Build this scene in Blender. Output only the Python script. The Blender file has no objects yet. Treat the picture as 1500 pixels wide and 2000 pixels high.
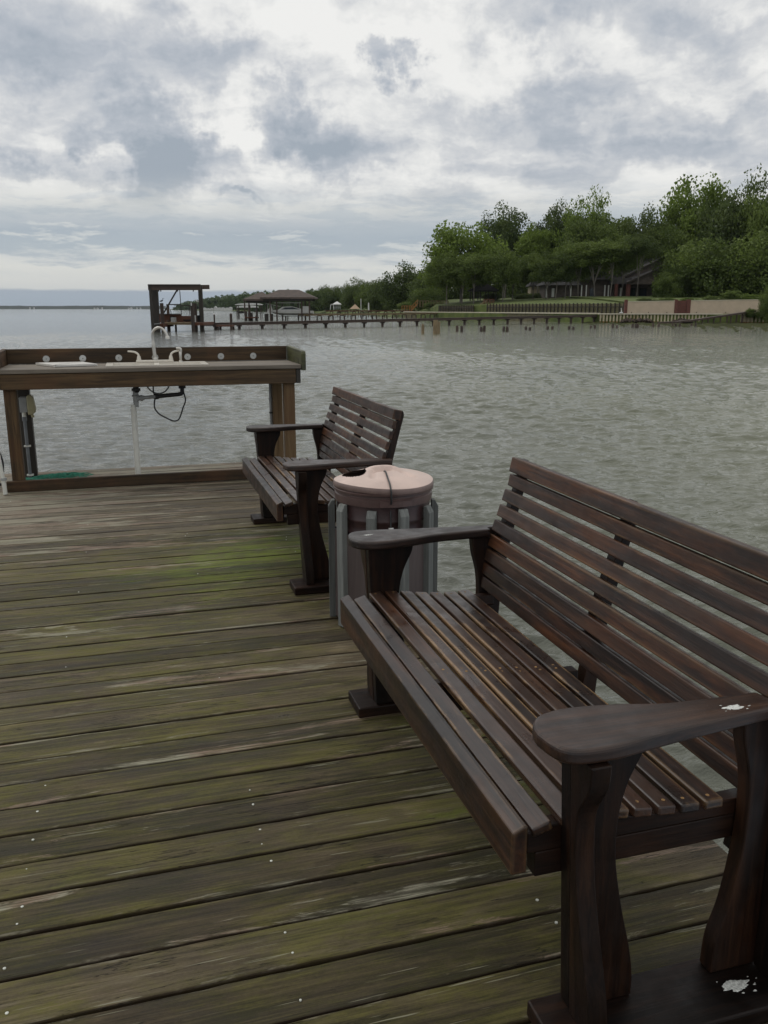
import bpy, bmesh, math, random
import numpy as np
from mathutils import Vector, Matrix
random.seed(7); RNG = np.random.RandomState(5)
R = math.radians
scene = bpy.context.scene
COL = scene.collection

# ---------------------------------------------------------------- camera
CAM_H = 1.42; PSI = R(16.5); PITCH = math.atan(397 / 1640.)
cd = bpy.data.cameras.new('camera'); cam = bpy.data.objects.new('camera', cd); COL.objects.link(cam)
cd.sensor_fit = 'VERTICAL'; cd.sensor_height = 24.0; cd.lens = 24.0 * 1640 / 2000.
cd.clip_start = 0.05; cd.clip_end = 60000
cam.location = (0, 0, CAM_H); cam.rotation_euler = (R(90) - PITCH, 0, -PSI)
scene.camera = cam
scene.render.resolution_x = 768; scene.render.resolution_y = 1024
WATER_Z = -1.10

# ---------------------------------------------------------------- node helper
class NT:
    def __init__(s, nt): s.nt = nt; s.n = nt.nodes; s.l = nt.links
    def new(s, t, **k):
        n = s.n.new(t)
        for a, v in k.items(): setattr(n, a, v)
        return n
    def put(s, sock, v):
        if v is None: return
        if hasattr(v, 'is_output'): s.l.new(v, sock)
        elif isinstance(v, (tuple, list)):
            sock.default_value = tuple(v) + ((1,) if len(v) == 3 and len(sock.default_value) == 4 else ())
        else: sock.default_value = v
    def m(s, op, a, b=None, c=None, clamp=False):
        n = s.new('ShaderNodeMath', operation=op, use_clamp=clamp)
        for i, v in enumerate((a, b, c)): s.put(n.inputs[i], v)
        return n.outputs[0]
    def v(s, op, a, b=None, scale=None):
        n = s.new('ShaderNodeVectorMath', operation=op)
        s.put(n.inputs[0], a)
        if b is not None: s.put(n.inputs[1], b)
        if scale is not None: s.put(n.inputs['Scale'], scale)
        return n.outputs['Value'] if op in ('LENGTH', 'DOT_PRODUCT', 'DISTANCE') else n.outputs[0]
    def noise(s, vec, scale=1., detail=4., rough=.55, dist=0., col=False):
        n = s.new('ShaderNodeTexNoise'); s.put(n.inputs['Vector'], vec)
        n.inputs['Scale'].default_value = scale; n.inputs['Detail'].default_value = detail
        n.inputs['Roughness'].default_value = rough; n.inputs['Distortion'].default_value = dist
        return n.outputs['Color'] if col else n.outputs[0]
    def ramp(s, fac, stops, interp='LINEAR'):
        n = s.new('ShaderNodeValToRGB'); e = n.color_ramp.elements; n.color_ramp.interpolation = interp
        while len(e) < len(stops): e.new(.5)
        for i, (p, c) in enumerate(stops):
            e[i].position = p
            e[i].color = (c, c, c, 1) if not isinstance(c, (tuple, list)) else tuple(c) + (1,)
        s.put(n.inputs[0], fac); return n.outputs[0]
    def ss(s, x, lo, hi, a=0., b=1.):
        n = s.new('ShaderNodeMapRange', interpolation_type='SMOOTHSTEP')
        s.put(n.inputs[0], x)
        for i, v in zip((1, 2, 3, 4), (lo, hi, a, b)): s.put(n.inputs[i], v)
        return n.outputs[0]
    def mix(s, f, a, b, mode='MIX'):
        n = s.new('ShaderNodeMix', data_type='RGBA', blend_type=mode)
        s.put(n.inputs[0], f); s.put(n.inputs[6], a); s.put(n.inputs[7], b)
        return n.outputs[2]
    def xyz(s, a, b, c):
        n = s.new('ShaderNodeCombineXYZ'); s.put(n.inputs[0], a); s.put(n.inputs[1], b); s.put(n.inputs[2], c)
        return n.outputs[0]
    def attr(s, name, out='Fac'):
        n = s.new('ShaderNodeAttribute', attribute_name=name); return n.outputs[out]

# ---------------------------------------------------------------- world: overcast sky
SUN_AZ = R(-35); SUN_EL = R(52)          # azimuth measured from +Y towards +X
world = bpy.data.worlds.new('World'); scene.world = world; world.use_nodes = True
w = NT(world.node_tree); w.n.clear()
sky = w.new('ShaderNodeTexSky', sky_type='NISHITA'); sky.sun_disc = False
sky.sun_elevation = SUN_EL; sky.sun_rotation = SUN_AZ; sky.air_density = 1; sky.dust_density = 2
bg_sky = w.new('ShaderNodeBackground'); w.put(bg_sky.inputs[0], sky.outputs[0]); bg_sky.inputs[1].default_value = .08
tc = w.new('ShaderNodeTexCoord'); D = tc.outputs['Generated']
sep = w.new('ShaderNodeSeparateXYZ'); w.put(sep.inputs[0], D)
dx, dy, dz = sep.outputs
el = w.m('MULTIPLY', w.m('ARCSINE', dz), 180 / math.pi)                 # degrees
az = w.m('MULTIPLY', w.m('ARCTAN2', dx, dy), 180 / math.pi)
zz = w.m('ADD', w.m('MAXIMUM', dz, 0.), .10)
flat = w.xyz(w.m('DIVIDE', dx, zz), w.m('DIVIDE', dy, zz), w.m('MULTIPLY', dz, 1.5))
# domain warp, shared
warp = w.v('SUBTRACT', w.noise(D, 5., 5., .6, col=True), (.5, .5, .5))
flatw = w.v('ADD', flat, w.v('SCALE', warp, scale=.9))
n1 = w.noise(flatw, .95, 9., .62)
n2 = w.noise(flatw, 3.2, 9., .60)
n3 = w.noise(w.v('MULTIPLY', w.v('ADD', D, w.v('SCALE', warp, scale=.10)), (1, 1, 2.4)), 8., 10., .60)
n4 = w.noise(w.v('MULTIPLY', w.v('ADD', D, w.v('SCALE', warp, scale=.03)), (1, 1, 6.5)), 9., 9., .66)
dens = w.m('ADD', w.m('ADD', w.m('MULTIPLY', n1, .44), w.m('MULTIPLY', n2, .38)), w.m('MULTIPLY', n3, .42))
dens = w.m('SUBTRACT', dens, .12)
# larger cloud masses the photograph shows, by azimuth and elevation
wx = w.m('MULTIPLY', w.m('SUBTRACT', w.noise(D, 11., 8., .60), .5), 15.)
wy = w.m('MULTIPLY', w.m('SUBTRACT', w.noise(w.v('ADD', D, (7.1, 3.3, 1.7)), 11., 8., .60), .5), 11.)
azw = w.m('ADD', az, wx); elw = w.m('ADD', el, wy)
CLOUDS = [  # px centre, px radii, strength
    (285, 290, 95, 85, .26), (320, 345, 150, 40, .20), (215, 215, 80, 40, .08), (100, 325, 70, 30, .15),
    (420, 105, 120, 40, .15), (90, 90, 220, 90, .17), (0, 150, 130, 60, .10), (742, 84, 55, 30, .32),
    (620, 235, 95, 45, .24), (680, 300, 120, 45, .22), (900, 215, 130, 40, .07), (1110, 215, 110, 40, .13),
    (1200, 310, 190, 30, .09), (1400, 210, 150, 22, .09), (500, 412, 46, 13, .26), (1150, 40, 160, 50, .13),
    (1420, 60, 160, 40, .11), (1400, 290, 150, 45, .09), (960, 350, 260, 20, .06), (860, 440, 200, 35, .10), (1290,350,120,22,.07),
    (640, 60, 150, 55, -.13), (870, 75, 90, 60, -.12), (360, 225, 60, 40, -.10), (450, 270, 60, 45, -.14), (150, 180, 110, 30, -.08), (180, 320, 35, 30, -.15), (560, 170, 60, 45, -.06), (1010, 150, 80, 60, -.10), (590,335,50,35,-.1)]
def px_dir(x, y):
    F = Vector((math.sin(PSI) * math.cos(PITCH), math.cos(PSI) * math.cos(PITCH), -math.sin(PITCH)))
    Rt = Vector((math.cos(PSI), -math.sin(PSI), 0)); U = Rt.cross(F)
    return F * 1640 + Rt * (x - 750) - U * (y - 1000)
for (px, py, rx, ry, st) in CLOUDS:
    d = px_dir(px, py).normalized(); a0 = math.degrees(math.atan2(d.x, d.y)); e0 = math.degrees(math.asin(d.z))
    ra = math.degrees(rx / 1687.); re = math.degrees(ry / 1687.)
    q = w.xyz(w.m('DIVIDE', w.m('SUBTRACT', azw, a0), ra), w.m('DIVIDE', w.m('SUBTRACT', elw, e0), re), 0.)
    g = w.ss(w.v('LENGTH', q), 0.25, 1.55, st, 0.)
    dens = w.m('ADD', dens, g)
low = w.m('ADD', el, w.m('MULTIPLY', w.m('SUBTRACT', n4, .5), w.ss(el, .6, 3., .35, 2.6)))
up = w.ss(el, 5.2, 8.5)                       # how much of the broken cloud deck shows
cloud = w.ramp(dens, [(.42, (.92, .915, .89)), (.49, (.82, .822, .81)), (.57, (.65, .665, .685)), (.68, (.49, .525, .575)), (.82, (.36, .41, .47))])
band = w.ramp(w.m('DIVIDE', low, 10.), [(0.0, (.36, .43, .50)), (.105, (.37, .43, .50)), (.125, (.62, .64, .635)), (.24, (.70, .71, .685)),
        (.30, (.62, .645, .65)), (.36, (.44, .50, .55)), (.46, (.41, .47, .53)), (.54, (.54, .575, .605)), (.62, (.66, .675, .66)), (.80, (.74, .74, .72))])
band = w.mix(w.m('MULTIPLY', w.m('MULTIPLY', w.ss(n4, .46, .60), .75), w.ss(el, 1.6, 3.0)), band, (.43, .49, .545))
band = w.mix(w.m('MULTIPLY', w.ss(n4, .38, .47, .55, 0.), w.ss(el, 2.2, 4.)), band, (.74, .75, .725))
skycol = w.mix(up, band, cloud)
bg_c = w.new('ShaderNodeBackground'); w.put(bg_c.inputs[0], skycol); bg_c.inputs[1].default_value = 0.98
mx = w.new('ShaderNodeMixShader'); mx.inputs[0].default_value = .94
w.l.new(bg_sky.outputs[0], mx.inputs[1]); w.l.new(bg_c.outputs[0], mx.inputs[2])
wo = w.new('ShaderNodeOutputWorld'); w.l.new(mx.outputs[0], wo.inputs[0])

sl = bpy.data.lights.new('sun', 'SUN'); sl.energy = 0.7; sl.angle = R(25); sl.color = (1, .97, .92)
so = bpy.data.objects.new('sun', sl); COL.objects.link(so)
sd = Vector((math.sin(SUN_AZ) * math.cos(SUN_EL), math.cos(SUN_AZ) * math.cos(SUN_EL), math.sin(SUN_EL)))
so.rotation_euler = sd.to_track_quat('Z', 'Y').to_euler()
scene.view_settings.view_transform = 'Standard'; scene.view_settings.look = 'None'
scene.view_settings.exposure = 0.0; scene.view_settings.gamma = 1

# ---------------------------------------------------------------- materials
def mat(name):
    m = bpy.data.materials.new(name); m.use_nodes = True; t = NT(m.node_tree)
    b = t.n['Principled BSDF']; return m, t, b
def coords(t, off=37.):
    tcn = t.new('ShaderNodeTexCoord'); r = t.attr('rnd')
    return t.v('ADD', tcn.outputs['Object'], t.xyz(t.m('MULTIPLY', r, off), t.m('MULTIPLY', r, off * .7), t.m('MULTIPLY', r, off * 1.3))), r
def stretch(t, vec, axis, k=.06):
    s = [1, 1, 1]; s['xyz'.index(axis)] = k
    return t.v('MULTIPLY', vec, tuple(s))
def bump(t, b, h, strength=.4, dist=.01, prev=None):
    n = t.new('ShaderNodeBump'); n.inputs['Strength'].default_value = strength; n.inputs['Distance'].default_value = dist
    t.put(n.inputs['Height'], h)
    if prev is not None: t.put(n.inputs['Normal'], prev)
    t.put(b.inputs['Normal'], n.outputs[0]); return n.outputs[0]
def wood(name, axis, stops, rough=(.45, .65), k=.05, scale=38., patch=None, bstr=.35, bdist=.004, spec=.5):
    m, t, b = mat(name); P, r = coords(t); q = stretch(t, P, axis, k)
    g = t.noise(q, scale, 6., .65, .6); big = t.noise(q, scale * .16, 4., .6)
    pt = t.noise(P, 3.1, 4., .6)
    f = t.m('ADD', t.m('ADD', t.m('MULTIPLY', g, .5), t.m('MULTIPLY', big, .35)), t.m('MULTIPLY', t.m('SUBTRACT', r, .5), .16))
    f = t.m('ADD', f, t.m('MULTIPLY', pt, .15))
    c = t.ramp(f, stops)
    if patch: c = t.mix(t.m('MULTIPLY', t.ss(pt, .48, .68), patch[1]), c, patch[0])
    t.put(b.inputs['Base Color'], c)
    t.put(b.inputs['Roughness'], t.ss(big, .3, .7, rough[0], rough[1]))
    b.inputs['Specular IOR Level'].default_value = spec
    bump(t, b, g, bstr, bdist)
    return m
def bench_wood(name, axis, wear=0., rust=0., dark=1., spec=.38, ro=(.32, .56)):
    m, t, b = mat(name); P, r = coords(t); q = stretch(t, P, axis, .06)
    g = t.noise(q, 45., 6., .65, .5); big = t.noise(q, 7., 4., .6, .3); pt = t.noise(stretch(t, P, axis, .22), 9., 5., .65)
    fl = t.noise(stretch(t, P, axis, .03), 190., 3., .6)
    f = t.m('ADD', t.m('ADD', t.m('ADD', t.m('MULTIPLY', g, .40), t.m('MULTIPLY', big, .30)), t.m('MULTIPLY', fl, .20)), t.m('MULTIPLY', r, .10))
    c = t.ramp(f, [(.34, (.006, .0035, .003)), (.45, (.016, .0085, .006)), (.54, (.038, .019, .012)), (.64, (.070, .036, .021)), (.78, (.115, .065, .036))])
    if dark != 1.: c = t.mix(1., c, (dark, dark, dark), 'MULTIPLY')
    if rust: c = t.mix(t.m('MULTIPLY', t.ss(pt, .44, .66), rust), c, t.mix(t.ss(g, .35, .65), (.045, .014, .006), (.125, .044, .014)))
    if wear:
        bv = t.new('ShaderNodeBevel', samples=8); bv.inputs['Radius'].default_value = .012
        geo = t.new('ShaderNodeNewGeometry')
        e = t.ss(t.v('DOT_PRODUCT', bv.outputs[0], geo.outputs['Normal']), .975, .9998, 1., 0.)
        wn = t.ss(t.noise(stretch(t, P, axis, .12), 9., 6., .75), .475, .56)
        tcn = t.new('ShaderNodeTexCoord'); sp = t.new('ShaderNodeSeparateXYZ'); t.put(sp.inputs[0], tcn.outputs['Object'])
        mid = t.ss(t.m('ABSOLUTE', sp.outputs[1]), .1, .72, 1., .25)
        k = t.m('MULTIPLY', t.m('MULTIPLY', t.m('MULTIPLY', e, wn), mid), wear, clamp=True)
        c = t.mix(k, c, (.33, .20, .09))
        wn2 = t.ss(t.noise(stretch(t, P, axis, .10), 14., 6., .75), .55, .72)
        c = t.mix(t.m('MULTIPLY', t.m('MULTIPLY', wn2, mid), .35 * wear), c, (.15, .09, .045))
    t.put(b.inputs['Base Color'], c)
    t.put(b.inputs['Roughness'], t.ss(t.noise(P, 16., 4., .6), .3, .7, ro[0], ro[1]))
    b.inputs['Specular IOR Level'].default_value = spec
    bump(t, b, t.m('ADD', g, t.m('MULTIPLY', big, .6)), .35, .003)
    return m
def plain(name, col, rough=.5, metal=0., var=.25, scale=14., spec=.5, bstr=0., stain=None):
    m, t, b = mat(name); P, r = coords(t)
    n = t.noise(P, scale, 5., .6)
    c = t.mix(t.ss(n, .3, .7), tuple(x * (1 - var) for x in col), tuple(min(1, x * (1 + var)) for x in col))
    if stain: c = t.mix(t.m('MULTIPLY', t.ss(t.noise(P, scale * .4, 5., .7), .5, .68), stain[1]), c, stain[0])
    t.put(b.inputs['Base Color'], c); t.put(b.inputs['Roughness'], t.ss(n, .2, .8, rough * .85, min(1, rough * 1.15)))
    b.inputs['Metallic'].default_value = metal; b.inputs['Specular IOR Level'].default_value = spec
    if bstr: bump(t, b, n, bstr, .01)
    return m
def leafmat(name, dark, light, trans=.25):
    m, t, b = mat(name); r = t.attr('rnd'); oi = t.new('ShaderNodeObjectInfo')
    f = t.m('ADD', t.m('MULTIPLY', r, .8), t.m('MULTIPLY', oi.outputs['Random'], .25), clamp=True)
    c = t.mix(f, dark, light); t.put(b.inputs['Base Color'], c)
    b.inputs['Roughness'].default_value = .6; b.inputs['Specular IOR Level'].default_value = .3
    tr = t.new('ShaderNodeBsdfTranslucent'); t.put(tr.inputs[0], c)
    ms = t.new('ShaderNodeMixShader'); ms.inputs[0].default_value = trans
    t.l.new(b.outputs[0], ms.inputs[1]); t.l.new(tr.outputs[0], ms.inputs[2])
    t.l.new(ms.outputs[0], t.n['Material Output'].inputs[0]); return m

M = {}
for a in 'xyz':
    M['bench_' + a] = bench_wood('shade_darkened_wood_' + a, a, rust=.16, dark=.34, spec=.24, ro=(.4, .6))  # bench stain darkened on legs and frame, painting in their shade
    M['post_' + a] = wood('brown_treated_wood_' + a, a, [(.34, (.022, .014, .008)), (.47, (.055, .034, .017)), (.58, (.115, .072, .034)), (.74, (.19, .13, .070))], patch=((.085, .038, .018), .45), bdist=.003, spec=.3, rough=(.6, .8))
    M['dark_post_' + a] = wood('dark_wet_wood_' + a, a, [(.3, (.012, .010, .008)), (.55, (.035, .027, .019)), (.8, (.07, .055, .038))])
    M['pier_' + a] = wood('far_pier_wood_' + a, a, [(.3, (.022, .014, .010)), (.5, (.055, .034, .024)), (.8, (.10, .070, .05))], scale=5., bstr=.1)
M['bench_seat'] = bench_wood('worn_seat_wood', 'y', wear=1.2, rust=.3, spec=.65, ro=(.25, .46)); M['bench_rail'] = bench_wood('front_rail_wood', 'y', wear=.5, rust=.35, dark=.75, spec=.5, ro=(.3, .5)); M['bench_arm'] = bench_wood('arm_wood', 'x', rust=.12, dark=.8, spec=.5, ro=(.3, .5))
M['bench_back'] = bench_wood('worn_back_wood', 'y', wear=.35, rust=.7, dark=1.05)
M['counter'] = wood('weathered_counter_wood', 'x', [(.33, (.07, .055, .042)), (.5, (.17, .145, .115)), (.66, (.27, .235, .19)), (.85, (.38, .34, .29))], rough=(.6, .85))
M['green_board'] = wood('algae_covered_wood', 'y', [(.33, (.020, .022, .008)), (.5, (.07, .072, .020)), (.66, (.15, .145, .055)), (.85, (.22, .20, .10))])
M['grey_slat'] = wood('weathered_grey_slat', 'z', [(.33, (.055, .058, .055)), (.48, (.110, .116, .110)), (.60, (.18, .188, .178)), (.80, (.28, .285, .27))], rough=(.6, .8))
M['mauve_panel'] = wood('faded_mauve_panel', 'z', [(.3, (.055, .040, .038)), (.5, (.090, .068, .064)), (.8, (.14, .11, .105))])
M['lid'] = plain('faded_pink_plastic', (.60, .46, .40), .45, var=.08, scale=9., stain=((.36, .28, .24), .55))
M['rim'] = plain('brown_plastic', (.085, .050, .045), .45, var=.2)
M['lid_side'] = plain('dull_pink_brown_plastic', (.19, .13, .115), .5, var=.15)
M['can'] = plain('dark_maroon_plastic', (.040, .020, .020), .4, var=.3)
M['dark_fill'] = plain('painted_in_dark', (.006, .006, .006), .9)  # near-black fill that paints the shade of openings, also one dark motor
M['rubber'] = plain('black_rubber', (.012, .012, .013), .5)
M['steel'] = plain('stainless_steel', (.46, .46, .44), .30, metal=.85, var=.08)
M['enamel'] = plain('cream_enamel', (.62, .58, .51), .3, var=.06)
M['nickel'] = plain('brushed_nickel', (.52, .50, .46), .35, metal=.8, var=.1)
M['pvc'] = plain('white_pvc', (.62, .62, .57), .4, var=.08, stain=((.40, .40, .34), .5))
M['pvc_grey'] = plain('grey_pvc', (.30, .31, .31), .45, var=.1)
M['conduit'] = plain('grey_conduit', (.15, .16, .17), .5, var=.15)
M['board_white'] = plain('white_cutting_board', (.66, .64, .60), .4, var=.06)
M['beige'] = plain('beige_plastic', (.36, .33, .20), .45, var=.1)
M['hose_green'] = plain('green_hose', (.02, .075, .05), .4)
M['net_green'] = plain('green_net', (.02, .20, .13), .6)
M['droppings'] = plain('white_dropping', (.55, .56, .53), .8, var=.35, scale=160)
M['screw'] = plain('bright_screw_head', (.55, .56, .50), .35, var=.1)
M['roof'] = plain('brown_shingle', (.085, .065, .055), .85, var=.35, scale=1.4)
M['dark_roof'] = plain('dark_shingle', (.038, .036, .037), .9, var=.3, scale=1.2)
M['grey_roof'] = plain('grey_shingle', (.075, .070, .070), .9, var=.25, scale=1.2)
M['stucco'] = plain('pink_beige_stucco', (.50, .40, .31), .9, var=.07, scale=.8)
M['cap'] = plain('pale_concrete', (.50, .46, .36), .85, var=.12, scale=1.)
M['brick'] = plain('red_brick', (.12, .045, .035), .85, var=.3, scale=5)
M['sheet'] = plain('sheet_pile', (.52, .46, .32), .8, var=.12, scale=.7, stain=((.22, .12, .04), .6))
M['rust'] = plain('rusty_foot', (.24, .14, .055), .9, var=.4, scale=2.)
M['darkwall'] = plain('dark_house_wall', (.085, .068, .058), .8, var=.3, scale=1.)
M['glass'] = plain('window_glass', (.02, .025, .03), .1)
M['tan'] = plain('tan_render', (.30, .25, .18), .8, var=.12, scale=.7)
M['white'] = plain('white_paint', (.62, .62, .60), .5, var=.06, scale=1)
M['hull'] = plain('white_hull', (.58, .58, .56), .3, var=.06, scale=1)
M['orange_wood'] = plain('new_orange_lumber', (.34, .16, .05), .7, var=.2, scale=2)
M['bark'] = plain('grey_bark', (.15, .135, .115), .9, var=.45, scale=3., bstr=.3)
M['rock'] = plain('dark_rubble', (.055, .038, .028), .9, var=.5, scale=2., bstr=.5)
M['fence'] = plain('greenish_timber', (.125, .112, .062), .85, var=.3, scale=1.5)
M['sand'] = plain('tan_canvas', (.40, .29, .19), .8, var=.1)
M['bird_w'] = plain('white_feathers', (.6, .6, .58), .7)
M['bird_d'] = plain('grey_feathers', (.05, .055, .07), .7)
M['leaf_yellow'] = leafmat('yellow_green_leaves', (.070, .108, .018), (.21, .29, .050), .35)
M['leaf_mid'] = leafmat('mid_green_leaves', (.055, .086, .020), (.165, .220, .048), .35)
M['leaf_dark'] = leafmat('dark_green_leaves', (.042, .068, .018), (.125, .165, .042), .33)
M['leaf_far'] = leafmat('far_green_leaves', (.045, .075, .026), (.095, .135, .045))

# ---------------------------------------------------------------- mesh builder
class MB:
    def __init__(s): s.v = []; s.f = []; s.r = []; s.mi = []; s.sm = []; s.cur = 0; s.smooth = False
    def add(s, vs, fs, rnd=None, smooth=None):
        o = len(s.v); rnd = random.random() if rnd is None else rnd
        s.v += [tuple(p) for p in vs]; s.r += [rnd] * len(vs)
        for f in fs:
            s.f.append([i + o for i in f]); s.mi.append(s.cur); s.sm.append(s.smooth if smooth is None else smooth)
        return s
    def box(s, x0, x1, y0, y1, z0, z1, rot=None, about=None):
        vs = [Vector((x, y, z)) for x in (x0, x1) for y in (y0, y1) for z in (z0, z1)]
        if rot is not None:
            a = Vector(about) if about else Vector(((x0 + x1) / 2, (y0 + y1) / 2, (z0 + z1) / 2))
            vs = [rot @ (p - a) + a for p in vs]
        return s.add(vs, [(0, 1, 3, 2), (4, 6, 7, 5), (0, 4, 5, 1), (2, 3, 7, 6), (0, 2, 6, 4), (1, 5, 7, 3)])
    def beam(s, a, b, wd, ht, up=(0, 0, 1)):
        a = Vector(a); b = Vector(b); d = (b - a).normalized(); upv = Vector(up)
        if abs(d.dot(upv)) > .98: upv = Vector((0, 1, 0))
        sx = d.cross(upv).normalized() * wd / 2; sz = sx.cross(d).normalized() * ht / 2
        vs = [a - sx - sz, a + sx - sz, a + sx + sz, a - sx + sz, b - sx - sz, b + sx - sz, b + sx + sz, b - sx + sz]
        return s.add(vs, [(0, 1, 2, 3), (4, 7, 6, 5), (0, 4, 5, 1), (1, 5, 6, 2), (2, 6, 7, 3), (3, 7, 4, 0)])
    def prism(s, poly, axis, a, b):      # poly in the two other axes (cyclic order), extruded from a to b
        n = len(poly); vs = []
        for c in (a, b):
            for (p, q) in poly:
                vs.append({'x': (c, p, q), 'y': (p, c, q), 'z': (p, q, c)}[axis])
        fs = [list(range(n))[::-1], list(range(n, 2 * n))] + [(i, (i + 1) % n, (i + 1) % n + n, i + n) for i in range(n)]
        return s.add(vs, fs)
    def tube(s, pts, rad, seg=10, caps=True):
        pts = [Vector(p) for p in pts]; rad = rad if isinstance(rad, (list, tuple)) else [rad] * len(pts)
        vs = []; prevn = None
        for i, p in enumerate(pts):
            d = (pts[min(i + 1, len(pts) - 1)] - pts[max(i - 1, 0)]).normalized()
            if prevn is None:
                prevn = d.cross(Vector((0, 0, 1)) if abs(d.z) < .9 else Vector((1, 0, 0))).normalized()
            n = (prevn - d * prevn.dot(d)).normalized(); bnm = d.cross(n); prevn = n
            for k in range(seg):
                a = 2 * math.pi * k / seg; vs.append(p + (n * math.cos(a) + bnm * math.sin(a)) * rad[i])
        fs = [(i * seg + k, i * seg + (k + 1) % seg, (i + 1) * seg + (k + 1) % seg, (i + 1) * seg + k) for i in range(len(pts) - 1) for k in range(seg)]
        if caps: fs += [list(range(seg))[::-1], list(range(len(vs) - seg, len(vs)))]
        return s.add(vs, fs, smooth=True)
    def lathe(s, prof, c=(0, 0, 0), seg=32, smooth=True, mod=None):   # prof: (r, z)
        vs = []
        for (r, z) in prof:
            for k in range(seg):
                a = 2 * math.pi * k / seg; rr = r * (mod(a, z) if mod else 1)
                vs.append((c[0] + rr * math.cos(a), c[1] + rr * math.sin(a), c[2] + z))
        fs = [(i * seg + k, i * seg + (k + 1) % seg, (i + 1) * seg + (k + 1) % seg, (i + 1) * seg + k) for i in range(len(prof) - 1) for k in range(seg)]
        fs += [list(range(seg))[::-1], list(range(len(vs) - seg, len(vs)))]
        return s.add(vs, fs, smooth=smooth)
    def build(s, name, mats, parent=None, bevel=0., seg=2, loc=None):
        me = bpy.data.meshes.new(name); me.from_pydata(s.v, [], s.f)
        at = me.attributes.new('rnd', 'FLOAT', 'POINT'); at.data.foreach_set('value', s.r)
        mats = mats if isinstance(mats, (list, tuple)) else [mats]
        for m in mats: me.materials.append(M[m])
        me.polygons.foreach_set('material_index', s.mi); me.polygons.foreach_set('use_smooth', s.sm)
        me.validate(); me.update()
        if any(s.sm): me.set_sharp_from_angle(angle=R(42))
        o = bpy.data.objects.new(name, me); COL.objects.link(o)
        if parent: o.parent = parent
        if loc: o.location = loc
        if bevel:
            b = o.modifiers.new('bevel', 'BEVEL'); b.width = bevel; b.segments = seg; b.limit_method = 'ANGLE'; b.angle_limit = R(40)
        return o
def tag(o, label=None, cat=None, group=None, kind=None):
    if label: o['label'] = label
    if cat: o['category'] = cat
    if group: o['group'] = group
    if kind: o['kind'] = kind
    return o
def thing(name, label, cat, loc=(0, 0, 0), rz=0., group=None):
    o = bpy.data.objects.new(name, None); o.empty_display_size = .2; COL.objects.link(o)
    o.location = loc; o.rotation_euler = (0, 0, rz); return tag(o, label, cat, group)
def copy_tree(o, parent=None):
    c = o.copy(); COL.objects.link(c)
    if parent: c.parent = parent
    for ch in [x for x in bpy.data.objects if x.parent == o]: copy_tree(ch, c)
    return c
def smoothcurve(pts, n=6):     # Catmull-Rom through 2D/3D points
    P = [Vector(p) for p in pts]; out = []
    for i in range(len(P) - 1):
        p0 = P[max(i - 1, 0)]; p1 = P[i]; p2 = P[i + 1]; p3 = P[min(i + 2, len(P) - 1)]
        for k in range(n):
            t = k / n; out.append(.5 * ((2 * p1) + (p2 - p0) * t + (2 * p0 - 5 * p1 + 4 * p2 - p3) * t * t + (3 * p1 - p0 - 3 * p2 + p3) * t ** 3))
    out.append(P[-1]); return out

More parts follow.
